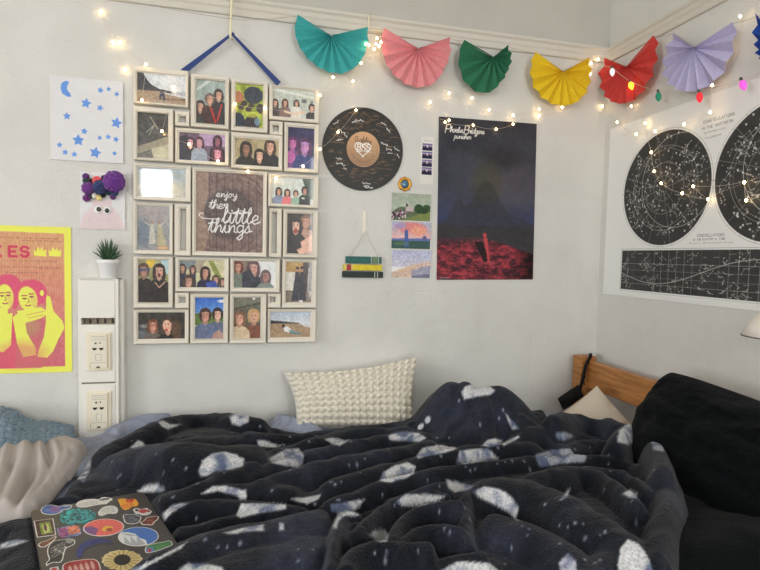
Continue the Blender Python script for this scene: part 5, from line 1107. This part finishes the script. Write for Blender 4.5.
# ------------------------------------------------------------------ laptop with stickers
M['lapt']=mat('laptop_shell',(72,68,66),rough=.35,spec=.5,gain=1.1)
O=Lq[0]; 
def LP(u,v,z=0): return L0+e1*u+e2*v+nL*z
lap=empty('laptop',LP(Lw/2,Lh/2,-.018),'closed dark grey laptop covered in stickers on the moon blanket','laptop')
def rrect(w,h,r,n=6):
    p=[]
    for cx,cy,a0 in ((w-r,r,-90),(w-r,h-r,0),(r,h-r,90),(r,r,180)):
        for k in range(n+1): a=R(a0+90*k/n); p.append((cx+r*math.cos(a),cy+r*math.sin(a)))
    return p
def slab(z0,z1,ins,name,mt,parent):
    p=[(u+ins,v+ins) for u,v in rrect(Lw-2*ins,Lh-2*ins,.010)]; n=len(p); mb=MB()
    vs=[LP(u,v,z0) for u,v in p]+[LP(u,v,z1) for u,v in p]; mb.add(vs,[tuple(range(n-1,-1,-1)),tuple(range(n,2*n))]+[(i,(i+1)%n,(i+1)%n+n,i+n) for i in range(n)])
    return mb.build(name,mt,parent,bevel=.0012,origin=LP(Lw/2,Lh/2,z0))
slab(-.018,-.0075,.001,'base',M['lapt'],lap); slab(-.0065,0,0,'lid',M['lapt'],lap)
mb=MB(); vs=[LP(.012,.014,.0002),LP(.014,.014,.0002),LP(.014,.030,.0002),LP(.012,.030,.0002)]
sk=mat('laptop_seam',(30,28,28),gain=1)
def uv(px,py): q=hitL(px,py)-L0; return q.dot(e1),q.dot(e2)
M['stk']=mat('sticker_vinyl',None,rough=.4,spec=.4,vcol=True)
def sticker(outl,paint,label,border=1,px=True):
    """outl: outline in photo pixels; paint gets a canvas in millimetres relative to the outline's box (0..1 both ways)"""
    p=[uv(*q) for q in outl] if px else outl
    us=[a for a,_ in p]; vs=[b for _,b in p]; u0,u1,v0,v1=min(us),max(us),min(vs),max(vs); w_,h_=u1-u0,v1-v0
    q=[((a-u0)/w_,(b-v0)/h_) for a,b in p]; sp=smooth_poly(q+[q[0]],1) if len(q)>5 else q; qm=[(a*w_*1000,b*h_*1000) for a,b in sp]
    def pf(c):
        X,Y=c.X.copy(),c.Y.copy(); d=segdist(X*w_*1000,Y*h_*1000,qm+[qm[0]]); paint(c)
        if border: k=np.clip((1.9-d)/.5,0,1)[:,None]; c.c=c.c*(1-k)+np.array([[218,216,212.]])*k
    nx_=max(12,int(w_*1000/.55)); ny_=max(12,int(h_*1000/.55)); o0=LP(u0,v0,.0006)
    if u1>Lw: pass
    ob=panel('sticker',M['stk'],tuple(o0),e1,e2,w_,h_,nx_,ny_,pf,1,1,.0005,mask=lambda a,b:inpoly(a,b,sp),parent=lap,gain=1.25)
    ob['label']=label; return ob
def ellp(cx,cy,rx,ry,rot=0,n=22):
    c,s=math.cos(R(rot)),math.sin(R(rot)); return [(cx+rx*math.cos(t)*c-ry*math.sin(t)*s,cy+rx*math.cos(t)*s+ry*math.sin(t)*c) for t in [2*math.pi*k/n for k in range(n)]]
def flat(col,amp=0,sc=8,seed=1):
    def f(c): c.c[:]=col; (c.noise(amp,sc,seed) if amp else None)
    return f
def T(x,y): return 20+x*160/760, 485+y*85/404      # zoomed sticker crop -> pixel
def TP(l): return [T(*p) for p in l]
def s1(c): c.c[:]=(78,110,175); c.noise(60,4,3); c.ell(.45,.5,.18,.3,(120,90,150),soft=.6); c.ell(.85,.3,.15,.2,(150,160,165))
sticker(TP([(97,120),(112,102),(140,94),(170,98),(185,104),(210,95),(245,95),(248,104),(235,114),(205,118),(195,130),(165,142),(125,142),(103,134)]),s1,'blue planet sticker')
def s2(c): c.c[:]=(210,208,204); [scribble(c,.05,.45+.12*k,.5,.08,.02,(120,120,120),rot=-5,seed=k) for k in range(4)]; [c.ell(.68+.05*k,.35+.1*(k%2),.05,.08,(90,95,95)) for k in range(5)]; c.line([(.6,.5),(.98,.2)],.03,(90,90,90))
sticker(TP([(265,95),(275,80),(305,70),(350,66),(375,70),(385,60),(410,57),(445,68),(425,78),(410,92),(385,92),(350,98),(315,107),(275,107)]),s2,'white lettered sticker')
def s3(c): c.c[:]=(228,160,55); c.ell(.6,.3,.2,.2,(205,80,45)); [c.line([(.12+.13*k,.55),(.14+.13*k,.9)],.05,(200,70,50)) for k in range(5)]; c.ell(.75,.25,.12,.14,(190,60,40)); c.noise(20,9,2)
sticker(TP([(463,68),(500,64),(512,72),(528,66),(552,68),(566,95),(545,104),(528,104),(520,115),(488,122)]),s3,'orange sticker',0)
def s4(c):
    c.c[:]=(26,70,80); d=fbm(c.X*7,c.Y*7,5); d2=np.abs(fbm(c.X*11,c.Y*9,8)-.5)*8; c.put(np.clip(1.4-d2,0,1),(60,160,160)); c.put(np.clip((d-.6)*6,0,1),(50,190,185))
sticker(TP([(187,150),(192,135),(215,118),(245,117),(268,112),(300,118),(335,118),(362,138),(355,158),(335,178),(300,186),(275,180),(245,190),(215,185),(195,178)]),s4,'teal octopus-like sticker',0)
def s5(c): c.c[:]=(205,205,200); [scribble(c,.2,.3+.15*k,.6,.12,.03,(140,140,140),seed=k) for k in range(4)]
sticker(TP([(370,132),(388,108),(420,99),(450,100),(467,115),(462,135),(440,138),(420,135),(390,148),(374,145)]),s5,'pale flower sticker')
def s6(c): c.c[:]=(80,80,88); c.noise(60,9,3)
sticker(TP([(488,146),(502,138),(520,144),(545,137),(560,146),(578,150),(572,168),(560,182),(530,187),(500,182),(492,165)]),s6,'grey cat sticker')
def s7(c): c.c[:]=(200,195,195); c.ell(.5,.5,.22,.25,(170,60,60)); c.ell(.2,.3,.1,.14,(70,60,60)); c.ell(.8,.6,.12,.14,(150,60,60)); c.noise(30,9,3)
sticker(TP([(536,118),(552,108),(575,118),(600,108),(612,118),(628,126),(612,142),(585,146),(568,138),(550,138)]),s7,'small red and white sticker')
def s8(c): c.c[:]=(112,58,48); c.noise(50,9,3)
sticker(TP([(570,178),(590,170),(600,155),(625,150),(662,148),(655,165),(640,175),(630,192),(605,190),(580,190)]),s8,'dark red dragon sticker')
def s9(c): c.c[:]=(222,108,98); c.poly([(0,.3),(.22,.3),(.36,.55),(.2,.9),(0,.9)],(95,75,140),.9); [c.line([(.5,.55),(.5+.5*math.cos(a),.55+.5*math.sin(a))],.012,(195,70,75)) for a in [k*.35-3 for k in range(18)]]; c.ell(.57,.62,.14,.16,(226,170,70)); c.ell(.6,.7,.08,.1,(160,80,60))
sticker(TP(ellp(397,203,98,41,-4)),s9,'round coral sunset sticker')
def s10(c): c.c[:]=(64,106,178); c.ell(.15,.6,.35,.5,(190,192,195),soft=.3); 
def s10(c):
    c.c[:]=(72,112,182); c.poly([(0,.2),(.1,.12),(.3,.2),(.45,.35),(.5,.6),(.62,.75),(.6,1),(0,1)],(212,214,216)); [c.poly([(.05+.15*k,.95),(.16+.15*k,.35+.05*k),(.27+.15*k,.95)],(165,170,175)) for k in range(3)]; c.poly([(.12,.2),(.34,.28),(.5,.5),(.3,.42)],(170,175,180))
sticker(TP(ellp(562,246,97,46,-2)),s10,'round blue and white mountain sticker')
def s11(c): c.c[:]=(70,50,52); c.poly([(.25,.2),(.8,.2),(.8,.85),(.25,.85)],(122,140,60)); c.poly([(.35,.3),(.7,.3),(.65,.8),(.4,.8)],(180,190,120)); c.ell(.5,.5,.08,.2,(90,50,60)); c.noise(30,7,3)
sticker(TP([(65,172),(158,160),(172,238),(80,250)]),s11,'framed picture sticker')
def s12(c): c.c[:]=(120,130,170); c.poly([(.05,.1),(.4,.1),(.4,.9),(.05,.9)],(150,80,130)); c.poly([(.45,.1),(.95,.1),(.95,.8),(.45,.8)],(205,120,90)); c.noise(60,8,4)
sticker(TP([(175,208),(222,196),(275,190),(292,222),(290,238),(240,248),(188,250)]),s12,'patchwork coloured sticker',0)
def s13(c): c.c[:]=(110,70,52); c.noise(30,9,3)
sticker(TP([(84,285),(100,272),(135,262),(165,243),(176,246),(158,268),(140,280),(120,296),(95,297)]),s13,'small brown violin sticker')
def s14(c):
    c.c[:]=(48,50,50); [c.ell(.35+.1*k,.4+.12*(k%3),.05,.05,(150,150,148)) for k in range(5)]; [scribble(c,.2,.35+.09*k,.5,.06,.02,(165,165,162),rot=-20,seed=k) for k in range(5)]; c.ell(.82,.16,.12,.12,(140,142,140))
sticker(TP([(130,330),(128,305),(145,275),(175,262),(205,262),(225,255),(262,260),(262,280),(240,292),(218,300),(208,330),(205,355),(188,372),(165,368),(140,375),(125,388),(122,372),(140,355)]),s14,'black turtle sticker')
def s15(c): c.c[:]=(44,50,110); c.noise(18,6,2); c.ell(.6,.85,.45,.5,(62,62,72),soft=.12)
sticker(TP([(268,330),(275,298),(300,272),(340,258),(385,256),(425,262),(450,280),(430,284),(395,280),(360,288),(325,300),(300,322),(290,345),(275,345)]),s15,'dark blue crescent sticker',0)
def s16(c):
    c.c[:]=(196,176,120); 
    for k in range(18): a=2*math.pi*k/18; c.line([(.5,.5),(.5+.55*math.cos(a+.17),.5+.55*math.sin(a+.17))],.02,(120,98,60))
    c.ring(.5,.5,.46,.05,(212,205,180),.6); c.ell(.5,.5,.2,.24,(34,30,28),soft=.08)
p=[]
for k in range(32): a=2*math.pi*k/32; r_=1+(.07 if k%2 else -.05); p.append((485+96*r_*math.cos(a),358+47*r_*math.sin(a)))
sticker(TP(p),s16,'pale sunflower sticker',0)
def s17(c): c.c[:]=(70,125,75); c.poly([(0,.4),(.3,.4),(.3,1),(0,1)],(90,130,180)); c.poly([(.1,.5),(.22,.5),(.2,.9),(.1,.9)],(190,60,60)); c.noise(30,7,3)
sticker(TP([(592,310),(600,290),(640,278),(690,270),(705,264),(722,270),(725,288),(700,296),(660,312),(610,325),(596,322)]),s17,'green and blue gnome-like sticker')
def s18(c): c.c[:]=(150,48,48); [c.ell(.2+.15*k,.5,.05,.25,(190,150,140)) for k in range(5)]; c.noise(20,7,3)
sticker(TP([(200,395),(205,378),(230,365),(340,350),(370,360),(382,385),(386,420),(210,440)]),s18,'red group picture sticker')
def s19(c): c.c[:]=(190,190,188); c.ell(.5,.5,.3,.3,(180,60,60)); c.noise(20,7,3)
sticker(TP([(140,395),(182,388),(186,410),(142,416)]),s19,'small square pale sticker',0)
# ------------------------------------------------------------------ grey comforter at left
M['comf']=mat('comforter_cotton',None,rough=.75,spec=.25,bump=.0006,scale=180,vcol=True)
def baseC(X,Y): return MT+.018+.034*gauss(X,Y,W(45,448,.8),.20,.11)+.012*gauss(X,Y,W(0,500,.8),.12,.12)
Cf=Field(-2.64,-1.40,-1.02,-.10,.004,baseC)
for r_ in [([(-20,470),(10,447),(35,438),(60,436),(80,447)],.022,.05),([(25,438),(22,460),(10,490),(-5,520)],.032,.022),([(38,438),(42,455),(42,472),(26,500),(15,512)],.026,.018),([(52,437),(60,455),(50,478),(30,502)],.024,.016),([(66,440),(66,458),(52,482),(30,506)],.020,.014),([(80,449),(68,470),(48,492),(24,512)],.026,.016),([(-30,440),(-15,470),(-20,510)],.03,.04),([(8,442),(0,465),(-4,500)],.03,.020)]: Cf.ridge(*r_)
Zc=Cf.z()+(fbm(Cf.X*14+Cf.Y*6,Cf.Y*10,3)-.5)*.010+(fbm(Cf.X*40,Cf.Y*25,9)-.5)*.003; Zc=blur(Zc,1)
regC=outline_world([(-60,455),(-20,438),(20,430),(50,431),(72,438),(88,450),(80,462),(66,478),(54,492),(38,508),(22,514),(0,516),(-60,530)],.762)
def paintC(P,f):
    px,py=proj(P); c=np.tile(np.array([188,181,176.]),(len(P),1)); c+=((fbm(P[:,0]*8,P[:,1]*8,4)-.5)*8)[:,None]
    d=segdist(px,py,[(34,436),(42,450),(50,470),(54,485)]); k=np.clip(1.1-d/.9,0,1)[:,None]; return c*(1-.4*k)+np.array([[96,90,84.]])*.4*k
cf,_=cloth('comforter',Cf,Zc,regC,.022,M['comf'],paintC,lambda X,Y:MT+.014+0*X,thick=.004); tag(cf,'grey beige cotton comforter bunched up at the left end of the bed','comforter')
# light blue quilt along the wall
M['quilt']=mat('pale_blue_quilt',None,rough=.8,bump=.0012,scale=90,vcol=True)
def quilt(x0px,x1px,reg,rid,label,bz,colr,cen):
    def bs(X,Y): return MT+.02+bz*gauss(X,Y,cen,.22,.09)
    xa=W(x0px,430)[0]; xb=W(x1px,430)[0]; f=Field(max(xa,-2.6),xb,-.42,-.036,.004,bs)
    for r_ in rid: f.ridge(*r_)
    z=blur(f.z()+(fbm(f.X*26,f.Y*26,7)-.5)*.006,1)
    def pt(P,ff): 
        c=np.tile(np.array(colr,float),(len(P),1)); g=np.abs(fbm(P[:,0]*26,P[:,1]*26,3)-.5)*9; k=np.clip(1-g,0,1)[:,None]*.35; return c*(1-k)+np.array([[105,108,122.]])*k
    o,_=cloth('pale_blue_quilt',f,z,yclamp(outline_world(reg,.77)),.03,M['quilt'],pt,lambda X,Y:MT+.002+0*X,thick=.003); tag(o,label,'quilt','ends of the pale blue quilt'); return o
quilt(30,190,[(40,452),(50,432),(90,432),(118,424),(150,410),(175,411),(182,420),(150,436),(100,456),(60,470)],[([(110,430),(140,417),(172,414)],.03,.04),([(50,440),(90,440),(120,436)],.015,.04)],'pale blue crumpled quilt between the service column and the moon blanket',.03,(150,157,176),W(160,414,.79))
quilt(262,330,[(268,412),(276,408),(296,414),(320,424),(330,430),(300,440),(270,436)],[([(276,414),(300,420),(322,428)],.02,.03)],'pale blue quilt corner left of the bobble cushion',.012,(160,168,190),W(285,414,.78))
# ------------------------------------------------------------------ chunky knit throw
M['yarn']=mat('blue_chunky_yarn',(112,134,150),rough=.9,sheen=.3,bump=.0015,scale=120,var=.12,gain=1.15)
mb=MB(); A0=hitY(-40,412,-.12); rk=random.Random(5)
def heapz(px): return np.interp(px,[-60,0,12,22,40,60,72],[.105,.092,.080,.055,.040,.028,.014])
for row in range(9):
    yy=-.065-.026*row
    x=-2.60+.01*(row%2)
    xe=hitY(72,435,yy).x-(.0 if row<4 else .02*(row-3))
    while x<xe:
        pxx=float(proj([[x,yy,.8]])[0][0]); hz=heapz(pxx)*(1-(row/9.5)**2*.75); z=MT+.012+hz
        for s_ in (-1,1):
            rot=Matrix.Rotation(R(38*s_),3,'Z')@Matrix.Rotation(R(12),3,'Y')
            mb.ball((x,yy+s_*.0085,z+rk.uniform(-.003,.003)),.0165,.0098,.0105,nu=10,nv=7,rot=rot,jit=.05)
        x+=.0175
o=mb.build('chunky_knit_throw',M['yarn'],smooth=True,origin=(-1.95,-.12,MT)); tag(o,'chunky blue-grey knitted throw lying against the wall at the left edge','throw blanket')
# ------------------------------------------------------------------ bobble cushion
def bobble():
    q=[(284,373),(418,357),(414,430),(296,427)]; yb=-.10
    P=[hitY(a,b,yb-dy) for (a,b),dy in zip(q,(-.05,-.05,.045,.045))]
    nu,nv=300,170; U,V=np.meshgrid(np.linspace(0,1,nu+1),np.linspace(0,1,nv+1)); u,v=U.ravel(),V.ravel()
    TL,TR,BR,BL=[np.array(p) for p in P]; V_=v[:,None];U_=u[:,None]
    S_=(1-V_)*((1-U_)*TL+U_*TR)+V_*((1-U_)*BL+U_*BR)
    # concave upper edge, pointed ears
    S_[:,2]-=.020*np.sin(np.pi*u)*(1-v)*1.0*np.where(u<.75,1,.8); S_[:,2]-=.012*np.sin(np.pi*v)*0
    S_[:,0]+=-.016*np.sin(np.pi*v)*(u-.5)*2*1.0
    n=np.cross(TR-TL,BL-TL); n/=np.linalg.norm(n); n=n if n[1]<0 else -n
    ed=(np.clip(4*u*(1-u),0,1)**.55)*(np.clip(4*v*(1-v),0,1)**.6)
    NB,MBv=17,10
    row=v*MBv; ui=u*NB; bu=np.abs(np.sin(np.pi*ui)); bv=np.abs(np.sin(np.pi*row)); du=(ui%1)*2-1; dv=(row%1)*2-1; bub=np.sqrt(np.clip(1-(du*du+dv*dv)/.84,0,1))
    puff=.070*ed; cr=(fbm(u*6,v*4,3)-.5)*.012*ed
    F_=S_+n*(puff+cr+.0175*bub)[:,None]; Bk=S_-n*(.045*ed)[:,None]
    Z0=bub*0
    P_=np.vstack([F_,Bk]); idx=np.arange((nu+1)*(nv+1)).reshape(nv+1,nu+1); f=np.stack([idx[:-1,:-1],idx[1:,:-1],idx[1:,1:],idx[:-1,1:]],-1).reshape(-1,4); N0=len(F_)
    faces=f.tolist()+(f[:,::-1]+N0).tolist(); bd=list(idx[0,:])+list(idx[1:,-1])+list(idx[-1,-2::-1])+list(idx[-2:0:-1,0]); n_=len(bd)
    faces+=[[bd[i],bd[(i+1)%n_],bd[(i+1)%n_]+N0,bd[i]+N0] for i in range(n_)]
    faces=[[int(a) for a in q_] for q_ in faces]
    o=P_.mean(0); me=bpy.data.meshes.new('bobble_cushion'); me.from_pydata((P_-o).tolist(),[],faces); me.update(); me.polygons.foreach_set('use_smooth',[True]*len(me.polygons))
    me.materials.append(mat('cream_bobble_knit',(206,201,188),rough=.85,sheen=.2,bump=.0012,scale=260,gain=1.35)); ob=bpy.data.objects.new('bobble_cushion',me); COL.objects.link(ob); ob.location=Vector(o)
    tag(ob,'cream bobble-textured cushion leaning on the wall behind the moon blanket','cushion')
bobble()
# ------------------------------------------------------------------ pillow, plush backrest, black pouch
def soft(name,C,ax,ay,az,W_,H_,T_,mt,label,cat,pw=.5,wr=.01,seed=1,n=90,ear=.0,paint=None,sq=.0):
    """cushion: W_ along ax, H_ along ay, thickness T_ along az"""
    ax,ay,az=[Vector(a).normalized() for a in (ax,ay,az)]; mb=None
    U,V=np.meshgrid(np.linspace(-1,1,n+1),np.linspace(-1,1,n+1)); u,v=U.ravel(),V.ravel()
    pin=1-ear*(1-np.abs(u)**2)*np.abs(v)**3; pin2=1-ear*(1-np.abs(v)**2)*np.abs(u)**3
    # rounded corners
    rc_=sq; uu,vv=u*1.0,v*1.0
    if sq: k=np.sqrt(np.maximum(1-sq*(u*u)*(v*v),0)); uu=u*k; vv=v*k
    ed=(np.clip(1-u*u,0,1)**pw)*(np.clip(1-v*v,0,1)**pw); w=(fbm(u*3+seed,v*3,seed)-.5)*wr*2+(fbm(u*9,v*7,seed+3)-.5)*wr*.7+ -np.abs(fbm(u*2.2+seed*3,v*3.2,seed+9)-.5)*wr*2.2
    def surf(s): 
        h=s*(T_/2*ed+w*np.clip(ed*2,0,1)); return np.array(C)+np.outer(uu*pin2*W_/2,np.array(ax))+np.outer(vv*pin*H_/2,np.array(ay))+np.outer(h,np.array(az))
    P_=np.vstack([surf(1),surf(-1)]); idx=np.arange((n+1)**2).reshape(n+1,n+1); f=np.stack([idx[:-1,:-1],idx[:-1,1:],idx[1:,1:],idx[1:,:-1]],-1).reshape(-1,4); N0=(n+1)**2
    bd=list(idx[0,:])+list(idx[1:,-1])+list(idx[-1,-2::-1])+list(idx[-2:0:-1,0]); n_=len(bd)
    faces=f.tolist()+(f[:,::-1]+N0).tolist()+[[int(bd[i]),int(bd[i]+N0),int(bd[(i+1)%n_]+N0),int(bd[(i+1)%n_])] for i in range(n_)]
    me=bpy.data.meshes.new(name); me.from_pydata((P_-np.array(C)).tolist(),[],faces); me.update(); me.polygons.foreach_set('use_smooth',[True]*len(me.polygons)); me.materials.append(mt)
    ob=bpy.data.objects.new(name,me); COL.objects.link(ob); ob.location=Vector(C)
    if label: tag(ob,label,cat)
    return ob
M['blackp']=mat('black_plush',(13,17,19),rough=.95,spec=.04,sheen=.05,bump=.003,scale=200,var=.3,gain=.8)
b0=hitX(660,371,-.16); print('backrest top corner',b0, 'front',hitX(760,405,-.2))
bl_=Vector((-.225,-.955,MT+.062))
soft('backrest_cushion',bl_+Vector((0,-.012,0)),(0,-1,-.10),(-.42,0,-.9),(-.9,0,.42),.86,.42,.24,M['blackp'],'big black plush cushion leaning against the headboard at the right','cushion',pw=.34,wr=.014,seed=4,n=120,sq=.18)
Bk_=Field(-.80,-.135,-1.19,-.30,.006,lambda X,Y: MT+.03+.05*gauss(X,Y,(-.35,-1.1),.3,.12)+0*X)
Zk=blur(Bk_.z()+(fbm(Bk_.X*6,Bk_.Y*9,41)-.5)*.03,2)
pt_,_=cloth('plush_throw',Bk_,Zk,[(-.78,-1.18),(-.14,-1.18),(-.14,-.34),(-.42,-.34),(-.60,-.7)],.04,M['blackp'],lambda P,f:np.tile(np.array([20,24,27.]),(len(P),1)),lambda X,Y:MT+.001+0*X); tag(pt_,'black plush throw spread under the big black cushion at the bottom right','throw blanket')
M['pcase']=mat('cream_pillowcase',(196,184,168),rough=.8,bump=.0008,scale=150,gain=1.2)
pc_=hitX(592,410,-.27)
ap=hitX(597,386,-.19); az_=Vector((-.50,-.62,.60)).normalized(); hh=Vector((.78,-.62,0)).normalized(); upv=az_.cross(hh).normalized(); upv=upv if upv.z>0 else -upv
pil=soft('pillow',ap-upv*.20,(hh+upv),(-hh+upv),az_,.285,.285,.09,M['pcase'],'cream pillow corner poking out from under the blanket beside the headboard','pillow',pw=.55,wr=.005,seed=2,n=60,ear=.06)
pq=hitY(572,396,-.12)
pou=empty('black_pouch',(pq.x,pq.y,pq.z),'small black pouch hanging by its black cord from the headboard post','pouch')
soft('bag',(pq.x-.005,pq.y,pq.z-.005),(.86,0,.5),(-.5,0,.86),(0,-1,0),.105,.055,.03,mat('black_fabric',(16,16,18),rough=.8,gain=1),None,None,pw=.45,wr=.003,seed=8,n=30)
bg_=bpy.data.objects['bag']; par(bg_,pou)
kp=[hitY(594,361,-.10),hitY(589,366,-.105),hitY(585,377,-.11),hitY(581,388,-.12),hitY(578,392,-.12)]
kp[0]=Vector((-.075,-.086,ztop-.004)); 
mb=MB(); kp2=[Vector((-.06,-.05,ztop+.005)),Vector((-.09,-.092,ztop+.003)),Vector((-.112,-.096,ztop-.03)),Vector((-.128,-.105,ztop-.075)),Vector((pq.x+.035,-.118,pq.z+.022))]
for dx in (-.004,.004): mb.tube([p+Vector((dx,dx*.3,0)) for p in kp2],.0042,n=6)
mb.ball(kp2[3],.009); mb.tube([kp2[3],kp2[3]+Vector((.006,0,-.035))],.0022,n=5); mb.build('cord',bpy.data.materials['black_fabric'],pou,smooth=True)
vs_=bpy.context.scene.view_settings; vs_.view_transform='Standard'; vs_.look='None'; vs_.exposure=0.0; vs_.gamma=1
